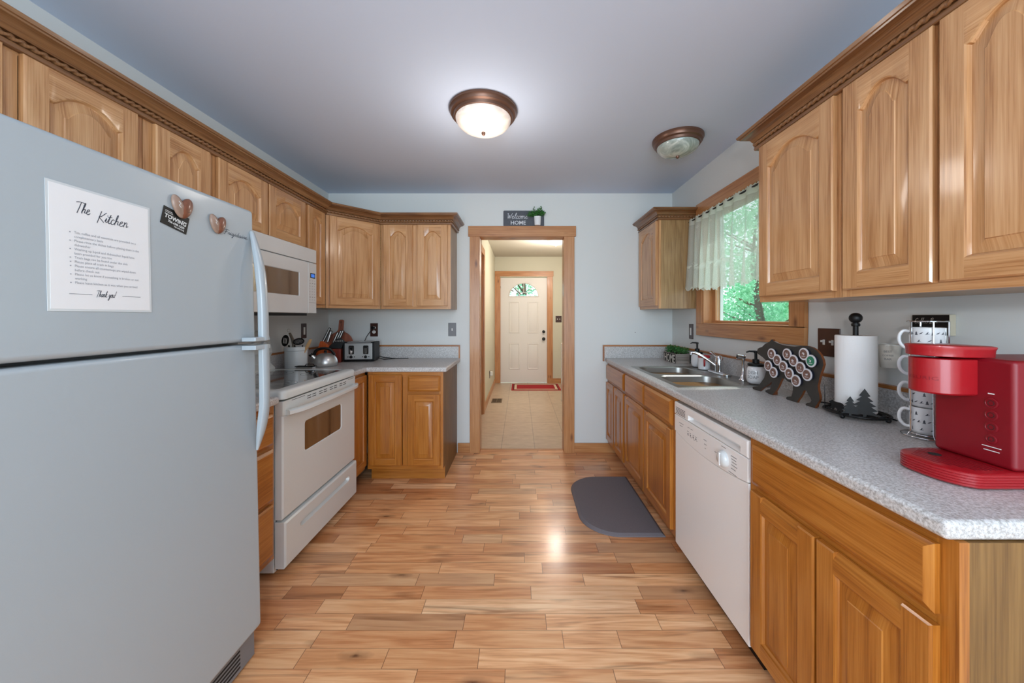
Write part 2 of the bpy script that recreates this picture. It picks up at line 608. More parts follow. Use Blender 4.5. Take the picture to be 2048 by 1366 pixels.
    def ball(s, p, r, n=16, sz=1):
        s.lathe([(max(r * math.sin(math.pi * i / 10), 1e-7), -r * sz * math.cos(math.pi * i / 10)) for i in range(11)], p, n)
        return s
    def tube(s, pts, r, n=8, closed=False, flat=None):
        """flat=(w,h) gives a rectangular-ish section; r may be a list"""
        P = [Vector(p) for p in pts]
        m = len(P)
        T = []
        for i in range(m):
            if closed:
                t = P[(i + 1) % m] - P[i - 1]
            else:
                t = P[min(i + 1, m - 1)] - P[max(i - 1, 0)]
            T.append(t.normalized())
        up = Vector((0, 0, 1))
        if abs(T[0].dot(up)) > .95: up = Vector((1, 0, 0))
        N = (up - T[0] * up.dot(T[0])).normalized()
        ls = []
        for i in range(m):
            N = (N - T[i] * N.dot(T[i])).normalized()
            B = T[i].cross(N)
            ri = r[i] if isinstance(r, (list, tuple)) else r
            if flat:
                sec = [(x * flat[0], y * flat[1]) for x, y in ((-.5, -.3), (-.3, -.5), (.3, -.5), (.5, -.3), (.5, .3), (.3, .5), (-.3, .5), (-.5, .3))]
                k_ = ri
                ls.append([tuple(P[i] + N * (x * k_) + B * (y * k_)) for x, y in sec])
            else:
                ls.append([tuple(P[i] + N * (x * ri) + B * (y * ri)) for x, y in circ(n)])
        if closed:
            s.loops(ls + [ls[0]])
        else:
            s.loops(ls, True, True)
        return s
    def build(s, name, mat=None, parent=None, bevel=0, seg=2, smooth=35, local=False, merge=True, **props):
        if mat and not s.mats:
            s.mat(mat)
            s.mi = [0] * len(s.f)
        root = None
        if parent is not None:
            root = parent
            while root.parent is not None:
                root = root.parent
        if root is not None and not local:
            L = ORIGIN[root.name]
            vs = [v - L for v in s.v]
        else:
            vs = s.v
        me = bpy.data.meshes.new(name)
        me.from_pydata([tuple(v) for v in vs], [], s.f)
        ul = me.uv_layers.new(name='UVMap')
        flat = [x for q in s.uv for p in q for x in p]
        ul.data.foreach_set('uv', flat)
        me.polygons.foreach_set('material_index', s.mi)
        for m in s.mats:
            me.materials.append(m)
        if merge:
            import bmesh
            bm = bmesh.new()
            bm.from_mesh(me)
            bmesh.ops.remove_doubles(bm, verts=bm.verts, dist=1e-5)
            bmesh.ops.dissolve_degenerate(bm, edges=bm.edges, dist=1e-6)
            bm.to_mesh(me)
            bm.free()
        if smooth:
            me.polygons.foreach_set('use_smooth', [True] * len(me.polygons))
            me.set_sharp_from_angle(angle=math.radians(smooth))
        me.update()
        o = bpy.data.objects.new(name, me)
        COL.objects.link(o)
        if parent is not None:
            o.parent = parent
        if bevel:
            b = o.modifiers.new('bevel', 'BEVEL')
            b.width = bevel
            b.segments = seg
            b.limit_method = 'ANGLE'
            b.angle_limit = math.radians(40)
            b.harden_normals = True
        for k, v in props.items():
            o[k] = v
        if parent is None:
            ORIGIN[o.name] = Vector((0, 0, 0))
        return o

ORIGIN = {}
def thing(name, label, cat, loc=(0, 0, 0), group=None, rot=None):
    o = bpy.data.objects.new(name, None)
    COL.objects.link(o)
    o.location = loc
    if rot is not None:
        o.rotation_euler = rot
    o.empty_display_size = .1
    o['label'] = label
    o['category'] = cat
    if group:
        o['group'] = group
    ORIGIN[o.name] = Vector(loc)
    return o
def tag(o, label, cat, group=None):
    o['label'] = label
    o['category'] = cat
    if group: o['group'] = group
    return o
def struct(o):
    o['kind'] = 'structure'
    return o

# lettering ---------------------------------------------------------------
def text(mb, s, size, frame, align='LEFT', sx=1.0, shear=0, depth=.0004, bold=0):
    cu = bpy.data.curves.new('lettering', 'FONT')
    cu.body = s
    cu.size = size
    cu.align_x = align
    cu.shear = shear
    cu.offset = bold
    cu.resolution_u = 2
    ob = bpy.data.objects.new('lettering', cu)
    me = ob.to_mesh()
    old = mb.M
    mb.M = mb.M @ frame
    for p in me.polygons:
        mb.face([(me.vertices[i].co.x * sx, me.vertices[i].co.y, depth) for i in p.vertices])
    mb.M = old
    ob.to_mesh_clear()
    bpy.data.objects.remove(ob)
    bpy.data.curves.remove(cu)

GL = {  # pen strokes: x-height 1, ascender 2.1
 'T': (1.2, [[(-.3, 1.95), (.4, 2.1), (1.5, 2.0)], [(.65, 2.05), (.55, 1.0), (.4, -.1)]]),
 'h': (.95, [[(0, .2), (.35, 1.6), (.3, 2.1), (.15, 1.6), (.1, 0)], [(.1, .4), (.35, .9), (.6, .8), (.6, .2), (.95, .25)]]),
 'e': (.8, [[(0, .4), (.45, .7), (.4, 1), (.1, .8), (.1, .2), (.4, 0), (.8, .3)]]),
 'K': (1.3, [[(.3, 2.1), (.2, 1), (.1, -.3)], [(1.2, 2.0), (.5, 1.1), (.15, .9), (.6, .5), (1.2, 0)]]),
 'i': (.5, [[(0, .3), (.2, .95), (.2, .2), (.5, .2)], [(.25, 1.45), (.3, 1.55)]]),
 't': (.6, [[(0, .3), (.3, 1.8), (.2, .4), (.35, 0), (.6, .25)], [(-.1, 1.25), (.6, 1.35)]]),
 'c': (.7, [[(.55, .85), (.3, 1), (.05, .6), (.15, .05), (.45, .05), (.7, .3)]]),
 'n': (.95, [[(0, .9), (.1, .9), (.1, 0)], [(.1, .5), (.4, 1), (.6, .8), (.6, .1), (.95, .3)]]),
 'a': (.9, [[(.6, .85), (.3, 1), (.05, .5), (.25, 0), (.6, .5), (.65, .9), (.6, .1), (.9, .3)]]),
 'k': (.9, [[(.1, .3), (.4, 1.7), (.3, 2), (.15, 1.3), (.1, 0)], [(.65, 1), (.2, .5), (.6, .05), (.9, .2)]]),
 'y': (.9, [[(.05, .95), (.1, .3), (.4, .1), (.65, .9)], [(.65, .9), (.55, -.6), (.2, -1.0), (.1, -.6), (.9, .3)]]),
 'o': (.85, [[(.4, 1), (.1, .7), (.15, .1), (.5, .05), (.65, .6), (.4, 1), (.85, .8)]]),
 'u': (.95, [[(.05, .95), (.1, .2), (.35, 0), (.65, .5), (.65, .95)], [(.65, .95), (.65, .15), (.95, .3)]]),
 '!': (.5, [[(.35, 2.1), (.2, .6)], [(.12, .05), (.16, .15)]]),
 'W': (1.6, [[(0, 1.7), (.2, 1.9), (.4, .1), (.8, 1.3)], [(.8, 1.3), (1.0, .1), (1.4, 1.6), (1.5, 2.0)]]),
 'l': (.6, [[(0, .3), (.45, 1.7), (.35, 2.1), (.15, 1.4), (.15, .2), (.6, .3)]]),
 'm': (1.4, [[(0, .9), (.1, .9), (.1, 0)], [(.1, .5), (.35, 1), (.5, .8), (.5, 0)], [(.5, .5), (.8, 1), (1.0, .8), (1.0, .1), (1.4, .3)]]),
 'F': (1.2, [[(-.2, 1.9), (.5, 2.1), (1.4, 2.0)], [(.6, 2.0), (.5, 1), (.3, 0), (0, .1)], [(.2, 1.1), (1.0, 1.15)]]),
 'r': (.65, [[(0, .3), (.2, 1), (.45, .85), (.4, .2), (.65, .3)]]),
 'g': (.9, [[(.6, .85), (.3, 1), (.05, .5), (.3, .1), (.6, .8)], [(.6, .8), (.5, -.7), (.2, -.9), (.9, .3)]]),
 'd': (.9, [[(.6, .85), (.3, 1), (.05, .5), (.25, 0), (.6, .5), (.7, 2.1)], [(.65, 1), (.6, .1), (.9, .3)]]),
 'C': (1.2, [[(1.0, 1.7), (.7, 2.05), (.2, 1.5), (.1, .5), (.5, 0), (1.1, .3)]]),
 'f': (.6, [[(0, .2), (.4, 1.9), (.3, 2.1), (.2, 1.4), (.1, -.7), (.3, -.3), (.2, .2), (.6, .3)]]),
 'B': (1.2, [[(.3, 1.9), (.2, 0)], [(.1, 1.9), (.8, 2.1), (.9, 1.5), (.35, 1.1), (.9, .9), (.9, .2), (.1, 0)]]),
 ' ': (.7, [])}

def smoothline(p, k=4):
    if len(p) < 3: return p
    out = []
    for i in range(len(p) - 1):
        p0, p1, p2, p3 = p[max(i - 1, 0)], p[i], p[i + 1], p[min(i + 2, len(p) - 1)]
        for j in range(k):
            t = j / k
            out.append(tuple(.5 * (2 * p1[a] + (p2[a] - p0[a]) * t + (2 * p0[a] - 5 * p1[a] + 4 * p2[a] - p3[a]) * t * t + (3 * p1[a] - p0[a] - 3 * p2[a] + p3[a]) * t ** 3) for a in range(len(p1))))
    out.append(p[-1])
    return out

def script_text(mb, s, x, y, h, pen, slant=.25, zo=.0005, sx=1.0):
    """handwriting in the a/b plane of mb.M, h = x-height"""
    cx = 0
    for ch in s:
        wd, st = GL[ch]
        for p in st:
            q = smoothline([((cx + a) * h * sx + slant * b * h + x, b * h + y) for a, b in p])
            for (x0, y0), (x1, y1) in zip(q, q[1:]):
                dx, dy = x1 - x0, y1 - y0
                L = math.hypot(dx, dy) or 1
                nx, ny = -dy / L * pen / 2, dx / L * pen / 2
                ex, ey = dx / L * pen * .3, dy / L * pen * .3
                mb.face([(x0 - ex + nx, y0 - ey + ny, zo), (x0 - ex - nx, y0 - ey - ny, zo), (x1 + ex - nx, y1 + ey - ny, zo), (x1 + ex + nx, y1 + ey + ny, zo)])
        cx += wd
    return cx * h * sx

# ================================================================== room shell
XL, XR, YB, H = -1.804, 1.434, 3.344, 2.44
YR, T = -3.0, .12
DX0, DX1, DZ = -.377, .412, 2.03          # doorway to the hall
HX0, HX1, HY = -.486, 1.02, 6.86          # hall
WY0, WY1, WZ0, WZ1 = 1.86, 2.76, 1.225, 2.085  # kitchen window hole

def wallbox(name, boxes, mat):
    mb = MB().mat(mat)
    for b in boxes:
        mb.box(*b)
    return struct(mb.build(name, smooth=0))

wallbox('wall_left', [(XL - T, XL, YR - T, YB + T, 0, H)], 'wall')
wallbox('wall_back', [(XL, DX0 - .02, YB, YB + T, 0, H), (DX1 + .02, XR, YB, YB + T, 0, H), (DX0 - .02, DX1 + .02, YB, YB + T, DZ + .02, H)], 'wall')
wallbox('wall_right', [(XR, XR + T, YR - T, WY0, 0, H), (XR, XR + T, WY1, YB + T, 0, H), (XR, XR + T, WY0, WY1, 0, WZ0), (XR, XR + T, WY0, WY1, WZ1, H)], 'wall')
wallbox('wall_rear', [(XL, -1.45, YR - T, YR, 0, H), (1.25, XR, YR - T, YR, 0, H), (-1.45, 1.25, YR - T, YR, 2.3, H), (-1.45, 1.25, YR - T, YR, 0, .35)], 'wall')
wallbox('ceiling', [(XL - T, XR + T, YR - T, YB + T, H, H + .1)], 'ceil')
wallbox('ceiling_hall', [(HX0 - T, HX1 + T, YB + T, HY + T, H, H + .1)], 'hallceil')
wallbox('wall_hall_left', [(HX0 - T, HX0, YB + T, 3.62, 0, H), (HX0 - T, HX0, 4.66, HY + T, 0, H), (HX0 - T, HX0, 3.62, 4.66, 2.08, H)], 'hallwall')
wallbox('wall_hall_right', [(HX1, HX1 + T, YB + T, HY + T, 0, H)], 'hallwall')
wallbox('wall_hall_far', [(HX0, -.385, HY, HY + T, 0, H), (.53, HX1, HY, HY + T, 0, H), (-.385, .53, HY, HY + T, 2.04, H)], 'hallwall')

# oak strip floor: one mesh, one quad per plank
def plank_floor():
    W = .0795
    y0 = 1.287 - W * 56
    mb = MB().mat('planks')
    attrs, edges = [], []
    k = 0
    while True:
        ya, yb = y0 + k * W, y0 + (k + 1) * W
        if ya > YB + .07: break
        yb = min(yb, YB + .07)
        x = XL - R.uniform(0, .6)
        while x < XR:
            L = R.choice([.26, .34, .42, .5, .58, .7, .85]) * R.uniform(.85, 1.15)
            x2 = x + L
            xa, xb = max(x, XL), min(x2, XR)
            if xb - xa > .002 and yb > YR:
                ou, ov = R.uniform(0, 50), R.uniform(0, 50)
                mb.face([(xa, ya, 0), (xb, ya, 0), (xb, yb, 0), (xa, yb, 0)], [(xa + ou, ya + ov), (xb + ou, ya + ov), (xb + ou, yb + ov), (xa + ou, yb + ov)])
                attrs.append((R.random(), R.random() ** 2, R.random(), 1))
                edges.append((xb - xa, yb - ya))
            x = x2
        k += 1
    # each plank is cut into 3x3 so that its seam distances interpolate exactly
    v, f, uv, at, ed = [], [], [], [], []
    for fi, q in enumerate(mb.f):
        P = [mb.v[i] for i in q]
        U = mb.uv[fi]
        L, Wd = edges[fi]
        sx = [0, .5, 1]
        idx = {}
        for i, s_ in enumerate(sx):
            for j, t_ in enumerate(sx):
                idx[i, j] = len(v)
                v.append((P[0].x + (P[1].x - P[0].x) * s_, P[0].y + (P[3].y - P[0].y) * t_, 0))
        for i in range(2):
            for j in range(2):
                cs = [(i, j), (i + 1, j), (i + 1, j + 1), (i, j + 1)]
                f.append([idx[a] for a in cs])
                for (a, b_) in cs:
                    uv += [U[0][0] + (U[1][0] - U[0][0]) * sx[a], U[0][1] + (U[3][1] - U[0][1]) * sx[b_]]
                    at += list(attrs[fi])
                    ed += [(.5 - abs(sx[a] - .5)) * L, (.5 - abs(sx[b_] - .5)) * Wd, 0, 1]
    me = bpy.data.meshes.new('floor')
    me.from_pydata(v, [], f)
    me.uv_layers.new(name='UVMap').data.foreach_set('uv', uv)
    ca = me.color_attributes.new('plank', 'FLOAT_COLOR', 'CORNER')
    ca.data.foreach_set('color', at)
    ce = me.color_attributes.new('edge', 'FLOAT_COLOR', 'CORNER')
    ce.data.foreach_set('color', ed)
    me.materials.append(M['planks'])
    o = bpy.data.objects.new('floor', me)
    COL.objects.link(o)
    return struct(o)
plank_floor()
mb = MB().mat('tile')
mb.box(HX0 - T, HX1 + T, YB + .07, HY + T, -.02, 0)
struct(mb.build('floor_hall', smooth=0))
mb = MB().mat('pine')
mb.box(DX0 - .1, DX1 + .1, YB + .055, YB + .085, -.01, .006, g=0)
struct(mb.build('trim_1', bevel=.003))

# doorway casing and jambs
def board(mb, *b, g):
    mb.mat('pine').box(*b, g=g)
m = MB()
board(m, -.471, DX0, YB - .02, YB, 0, DZ, g=2)
board(m, DX1, .510, YB - .02, YB, 0, DZ, g=2)
board(m, -.485, .524, YB - .026, YB, DZ, 2.128, g=0)
struct(m.build('trim_2', bevel=.002))
m = MB()
board(m, DX0 - .02, DX0, YB - .005, YB + T + .005, 0, DZ + .02, g=2)
board(m, DX1, DX1 + .02, YB - .005, YB + T + .005, 0, DZ + .02, g=2)
board(m, DX0, DX1, YB - .005, YB + T + .005, DZ - .003, DZ + .02, g=0)
struct(m.build('trim_3', bevel=.002))
# baseboards
m = MB(); board(m, -.585, -.471, YB - .014, YB, 0, .092, g=0)
struct(m.build('baseboard_back', bevel=.003))
m = MB(); board(m, .510, .895, YB - .014, YB, 0, .092, g=0)
struct(m.build('baseboard_right', bevel=.003))
m = MB()
board(m, HX0, HX0 + .014, 4.76, HY, 0, .092, g=1)
board(m, .62, HX1, HY - .014, HY, 0, .092, g=0)
struct(m.build('baseboard_hall', bevel=.003))

# hall: side door with casing
m = MB()
board(m, HX0, HX0 + .018, 4.66, 4.755, 0, 2.17, g=2)
board(m, HX0, HX0 + .018, 3.52, 3.62, 0, 2.17, g=2)
board(m, HX0, HX0 + .018, 3.62, 4.66, 2.08, 2.17, g=1)
board(m, HX0 - T, HX0, 4.64, 4.66, 0, 2.08, g=2)
struct(m.build('trim_4', bevel=.002))
m = MB()
board(m, HX0 - .075, HX0 - .035, 3.625, 4.638, .01, 2.07, g=2)
struct(m.build('door_2', bevel=.002))

# hall: front door with fanlight
m = MB()
board(m, -.485, -.385, HY - .02, HY, 0, 2.06, g=2)
board(m, .53, .632, HY - .02, HY, 0, 2.06, g=2)
board(m, -.485, .645, HY - .024, HY, 2.06, 2.16, g=0)
board(m, -.385, -.378, HY - .02, HY + .03, 0, 2.045, g=2)
board(m, .523, .53, HY - .02, HY + .03, 0, 2.045, g=2)
struct(m.build('trim_5', bevel=.002))

def front_door():
    FM = FR((.0725, HY + .012, .012), (1, 0, 0))   # a from centre, c towards camera
    w, h = .45, 2.02
    mb = MB(FM).mat('doorwhite')
    # leaf with a half-round hole: grid of strips around it
    fr, fz = .285, 1.66            # fan radius (a), base height
    n = 24
    arc = [(fr * math.cos(math.pi * i / n), fz + .26 * math.sin(math.pi * i / n)) for i in range(n + 1)]
    off = (0, 0)
    for c_, fl in ((0, False), (-.044, True)):
        def q(pts):
            mb.face([(p[0], p[1], c_) for p in pts], None, fl)
        q([(-w, 0), (w, 0), (w, fz), (-w, fz)])
        q([(fr, fz), (w, fz), (w, h), (fr, h)])
        q([(-w, fz), (-fr, fz), (-fr, h), (-w, h)])
        for i in range(n):
            (x0, z0), (x1, z1) = arc[i], arc[i + 1]
            q([(x1, z1), (x0, z0), (x0, h), (x1, h)])
    mb.loops([[(p[0], p[1], -.044) for p in arc], [(p[0], p[1], 0) for p in arc]], flip=True)
    rect = [(-w, 0), (w, 0), (w, h), (-w, h)]
    mb.loops([[(p[0], p[1], -.044) for p in rect], [(p[0], p[1], 0) for p in rect]])
    # four embossed panels
    for x0, x1 in ((-.285, -.075), (.075, .285)):
        for z0, z1 in ((.25, .76), (.95, 1.56)):
            def rp(d, c_): return [(x0 + d, z0 + d, c_), (x1 - d, z0 + d, c_), (x1 - d, z1 - d, c_), (x0 + d, z1 - d, c_)]
            mb.loops([rp(0, 0.0002), rp(.008, .007), rp(.016, .007), rp(.026, .001), rp(.045, .006)], close1=True)
    d = mb.build('door_1', smooth=30)
    struct(d)
    g = MB(FM).mat('glass')
    g.face([(p[0], p[1], -.02) for p in arc])
    g.build('pane', parent=d)
    f = MB(FM).mat('doorwhite')
    k = 20
    outer = [(a_ * (1.04), fz - .0 + (b_ - fz) * 1.05, .006) for a_, b_ in arc]
    f.tube([(p[0], p[1], .004) for p in arc], .012, 6)
    f.tube([(-fr, fz, .004), (fr, fz, .004)], .012, 6)
    for ang in (50, 90, 130):
        a_ = math.radians(ang)
        f.tube([(.09 * math.cos(a_), fz + .08 * math.sin(a_), .002), (fr * math.cos(a_), fz + .26 * math.sin(a_), .002)], .007, 6)
    f.tube([(.09 * math.cos(math.pi * i / 12), fz + .08 * math.sin(math.pi * i / 12), .002) for i in range(13)], .007, 6)
    f.build('fanlight_frame', parent=d)
    for zz, r in ((.98, .028), (.84, .032)):
        kn = MB(FM).mat('blackmetal')
        kn.lathe([(r, 0), (r, .006), (.012, .010), (.012, .03), (r * .85, .036), (r * .95, .05), (r * .6, .062), (0.001, .064)], (.385, zz, 0), 20)
        kn.build('door_handle' if zz < .9 else 'deadbolt', parent=d)
    hg = MB(FM).mat('blackmetal')
    hg.box(-.462, -.447, 1.82, 1.86, 0, .02)
    hg.build('hinge', parent=d)
front_door()

# kitchen window in the right wall ------------------------------------
WF = FR((XR, 0, 0), (0, -1, 0))   # a = -y, b = z, c = -x (into the room)
m = MB(WF)
def wb(m, y0, y1, z0, z1, c0, c1, g): m.mat('pine').box(-y1, -y0, z0, z1, c0, c1, g=g)
wb(m, 1.767, 2.852, 1.132, 1.224, 0, .02, 0)
wb(m, 1.767, 2.852, 2.085, 2.172, 0, .022, 0)
wb(m, 2.765, 2.852, 1.224, 2.085, 0, .02, 1)
wb(m, 1.767, 1.855, 1.224, 2.085, 0, .02, 1)
wb(m, 2.745, 2.765, 1.224, 2.085, -.09, .016, 1)
wb(m, 1.855, 1.875, 1.224, 2.085, -.09, .016, 1)
wb(m, 1.875, 2.745, 1.21, 1.232, -.09, .016, 0)
wb(m, 1.875, 2.745, 2.065, 2.085, -.09, .016, 0)
win = struct(m.build('window_1', bevel=.002))
m = MB(WF)
wb(m, 2.70, 2.745, 1.232, 2.065, -.085, -.05, 1)
wb(m, 1.875, 1.92, 1.232, 2.065, -.085, -.05, 1)
wb(m, 1.92, 2.70, 1.232, 1.250, -.085, -.05, 0)
wb(m, 1.92, 2.70, 2.03, 2.065, -.085, -.05, 0)
m.build('sash', parent=win, bevel=.003)
m = MB(WF).mat('glass')
m.box(-2.70, -1.92, 1.25, 2.03, -.070, -.066)
m.build('pane', parent=win, smooth=0)
m = MB(WF).mat('vinyl')
m.box(-2.745, -2.71, 1.21, 2.08, -.118, -.092)
m.box(-1.91, -1.875, 1.21, 2.08, -.118, -.092)
m.box(-2.71, -1.91, 1.21, 1.235, -.118, -.092)
m.build('outer_frame', parent=win, bevel=.003)
m = MB().mat('shutter')
m.box(XR + T, XR + T + .03, 2.80, 3.12, 1.1, 2.2)
for i in range(18):
    m.box(XR + T + .03, XR + T + .042, 2.83, 3.09, 1.14 + i * .058, 1.17 + i * .058)
o = m.build('window_shutter', bevel=.002)
tag(o, 'dusky brown louvred shutter outside beyond the far side of the kitchen window', 'shutter')

# ================================================================== cabinet joinery
def door_leaf(mb, a0, a1, b0, b1, arch=0, c0=.001, th=.019, sw=.055, oak='oak', rail=None, pull=False):
    rail = rail or sw
    ch, cf = .004, c0 + th
    mb.mat(oak)
    o1, o2 = (R.uniform(0, 40), R.uniform(0, 40)), (R.uniform(0, 40), R.uniform(0, 40))
    rp = lambda d, c_: [(a0 + d, b0 + d, c_), (a1 - d, b0 + d, c_), (a1 - d, b1 - d, c_), (a0 + d, b1 - d, c_)]
    A, B, C_ = rp(0, c0), rp(0, cf - ch), rp(ch, cf)
    for X, Y in ((A, B), (B, C_)):
        for i in range(4):
            j = (i + 1) % 4
            if pull and i == 2:
                xl_, xr_ = a0 + sw, a1 - sw
                for e0, e1 in ((X[2][0], xr_), (xl_, X[3][0])):
                    f0 = Y[2][0] if e0 == X[2][0] else e0
                    f1 = Y[3][0] if e1 == X[3][0] else e1
                    mb.pface([(e0, X[2][1], X[2][2]), (e1, X[2][1], X[2][2]), (f1, Y[2][1], Y[2][2]), (f0, Y[2][1], Y[2][2])], 0, o1)
                continue
            mb.pface([X[i], X[j], Y[j], Y[i]], 0 if i in (0, 2) else 1, o1)
    if pull:
        xl_, xr_, zt1, ct1 = a0 + sw, a1 - sw, b1 - .020, cf - .013
        mb.pface([(xr_, b1, c0), (xl_, b1, c0), (xl_, b1, ct1), (xr_, b1, ct1)], 0, o1)
        mb.pface([(xl_, zt1, cf), (xr_, zt1, cf), (xr_, b1, ct1), (xl_, b1, ct1)], 0, (o1[1], o1[0]))
        for x_ in (xl_, xr_):
            mb.pface([(x_, zt1, cf), (x_, b1, ct1), (x_, b1, cf - ch), (x_, b1 - ch, cf)], 1, o1)
    mb.pface(A[::-1], 1, o1)
    xa, xb, za, zb = a0 + ch, a1 - ch, b0 + ch, b1 - ch
    l, r_, bt = a0 + sw, a1 - sw, b0 + rail
    n = 22 if arch else 2
    tp = b1 - rail
    def af(t):
        if not arch: return 0
        u = abs(2 * t - 1)
        if u > .88: return 0
        return arch * (1 - (u / .88) ** 2.1)
    def loop(d):
        ts = [i / n for i in range(n + 1)]
        bot = [(l + d + (r_ - l - 2 * d) * t, bt + d) for t in ts]
        top = [(l + d + (r_ - l - 2 * d) * t, tp - arch - d + af(t)) for t in ts]
        return bot + top[::-1]
    mb.pface([(xa, za, cf), (l, za, cf), (l, zb, cf), (xa, zb, cf)], 1, o2)
    mb.pface([(r_, za, cf), (xb, za, cf), (xb, zb, cf), (r_, zb, cf)], 1, (o2[1], o2[0]))
    mb.pface([(l, za, cf), (r_, za, cf), (r_, bt, cf), (l, bt, cf)], 0, o1)
    L0 = loop(0)
    top = L0[n + 1:][::-1]
    for i in range(n):
        p, q = top[i], top[i + 1]
        zq = b1 - .020 if pull else zb
        mb.pface([(p[0], p[1], cf), (q[0], q[1], cf), (q[0], zq, cf), (p[0], zq, cf)], 0, (o1[1], o1[0]))
    prof = [(0, 0), (.004, -.002), (.0055, -.006), (.008, -.010), (.013, -.010), (.038, -.002), (.040, 0)]
    prof = [(d, cc) for d, cc in prof]
    LL = [[(p[0], p[1], cf + cc) for p in loop(d)] for d, cc in prof]
    o3 = (R.uniform(0, 40), R.uniform(0, 40))
    N = len(L0)
    for k, (X, Y) in enumerate(zip(LL, LL[1:])):
        for i in range(N):
            j = (i + 1) % N
            g = 1 if i in (n, N - 1) else (0 if k < 2 else 1)
            mb.pface([X[i], X[j], Y[j], Y[i]], g, o3)
    Z = LL[-1]
    for i in range(n):
        mb.pface([Z[i], Z[i + 1], Z[N - 2 - i], Z[N - 1 - i]], 1, o3)

def slab_front(mb, a0, a1, b0, b1, c0=.001, th=.019, oak='oak_base', e=.014):
    mb.mat(oak)
    o1 = (R.uniform(0, 40), R.uniform(0, 40))
    rp = lambda d, c_: [(a0 + d, b0 + d, c_), (a1 - d, b0 + d, c_), (a1 - d, b1 - d, c_), (a0 + d, b1 - d, c_)]
    L = [rp(0, c0), rp(0, c0 + th - .008), rp(.004, c0 + th - .005), rp(e, c0 + th)]
    for X, Y in zip(L, L[1:]):
        for i in range(4):
            j = (i + 1) % 4
            mb.pface([X[i], X[j], Y[j], Y[i]], 0 if i in (0, 2) else 1, o1)
    mb.pface(L[-1], 0, o1)
    mb.pface(L[0][::-1], 0, o1)

def cabinet(name, label, cat, M_, a0, a1, b0, b1, depth, doors=(), drawers=(), oak='oak', toe=0, arch=0, splits=(), hsplit=None, sw=.055, open_=(), group=None, hrails=(), pull=False, side='oak_side', endgap=.0008):
    """doors: (a0,a1,b0,b1); M_: frame with c=0 on the face frame"""
    origin = M_ @ Vector(((a0 + a1) / 2, b0 if not toe else 0, -depth / 2))
    root = thing(name, label, cat, origin, group)
    mb = MB(M_)
    g_ = endgap
    lo, hi = a0 + g_, a1 - g_
    t = .016
    mb.mat(side)
    mb.box(lo, lo + t, b0, b1, -depth, -.019, g=1)
    mb.box(hi - t, hi, b0, b1, -depth, -.019, g=1)
    mb.box(lo + t, hi - t, b0, b0 + t, -depth, -.019, g=0)
    mb.box(lo + t, hi - t, b1 - t, b1, -depth, -.019, g=0)
    mb.box(lo + t, hi - t, b0 + t, b1 - t, -depth, -depth + .006, g=1)
    mb.mat(oak)
    fs = .036
    mb.box(lo, lo + fs, b0, b1, -.019, 0, g=1)
    mb.box(hi - fs, hi, b0, b1, -.019, 0, g=1)
    mb.box(lo + fs, hi - fs, b0, b0 + .030, -.019, 0, g=0)
    mb.box(lo + fs, hi - fs, b1 - .036, b1, -.019, 0, g=0)
    for s_ in splits:
        mb.box(s_ - .02, s_ + .02, b0 + .03, b1 - .036, -.019, -.0002, g=1)
    if hsplit:
        mb.box(lo + fs, hi - fs, hsplit - .02, hsplit + .02, -.019, -.0001, g=0)
    for (h0, h1, hz_) in hrails:
        mb.box(h0, h1, hz_ - .022, hz_ + .022, -.019, -.0003, g=0)
    if toe:
        mb.mat(side)
        mb.box(lo, lo + t, .0005, b0 - .0002, -depth, -.076, g=1)
        mb.box(hi - t, hi, .0005, b0 - .0002, -depth, -.076, g=1)
    mb.build('cabinet_body', parent=root, smooth=0)
    if toe:
        k = MB(M_).mat(oak)
        k.box(lo + t + .0005, hi - t - .0005, 0.0005, b0 - .0005, -.09, -.075, g=0)
        k.box(lo, hi, 0.0005, b0 - .0005, -.0748, -.071, g=0)
        k.build('toe_kick', parent=root, smooth=0)
    for d in doors:
        q = MB(M_)
        a_ = d[4] if len(d) > 4 else arch
        door_leaf(q, *d[:4], arch=a_, oak=oak, sw=sw, pull=pull)
        q.build('door', parent=root, smooth=25)
    for d in drawers:
        q = MB(M_)
        slab_front(q, *d, oak=oak)
        q.build('drawer_front', parent=root, smooth=25)
    return root

LU, BU, RU = FR((-1.499, 0, 0), (0, 1, 0)), FR((0, 3.039, 0), (1, 0, 0)), FR((1.129, 0, 0), (0, -1, 0))
LB, BB, RB = FR((-1.194, 0, 0), (0, 1, 0)), FR((0, 2.734, 0), (1, 0, 0)), FR((.824, 0, 0), (0, -1, 0))
UT, UB, DT, DB = 2.092, 1.345, 2.063, 1.369
D3 = .302
UG, BG = 'wall cabinets with arched doors', 'base cabinets'
cabinet('wall_cabinet', 'wide wall cabinet directly above the refrigerator, two low arched doors', 'cabinet', LU, .685, 1.408, 1.72, UT, D3,
        [(.70, 1.018, 1.745, DT), (1.06, 1.378, 1.745, DT)], arch=.045, splits=(1.039,), group=UG)
cabinet('wall_cabinet', 'narrow single-door wall cabinet between refrigerator cabinet and microwave cabinet', 'cabinet', LU, 1.41, 1.726, UB, UT, D3,
        [(1.445, 1.70, DB, DT)], arch=.05, group=UG)
cabinet('wall_cabinet', 'short two-door oak wall cabinet directly above the white microwave', 'cabinet', LU, 1.728, 2.474, 1.742, UT, D3,
        [(1.746, 2.085, 1.755, DT), (2.099, 2.452, 1.755, DT)], arch=.05, splits=(2.092,), group=UG)
cabinet('wall_cabinet', 'tall narrow oak wall cabinet right of the microwave, beside the diagonal one', 'cabinet', LU, 2.476, 2.732, UB, UT, D3,
        [(2.487, 2.697, DB, DT)], arch=.04, group=UG, sw=.05)
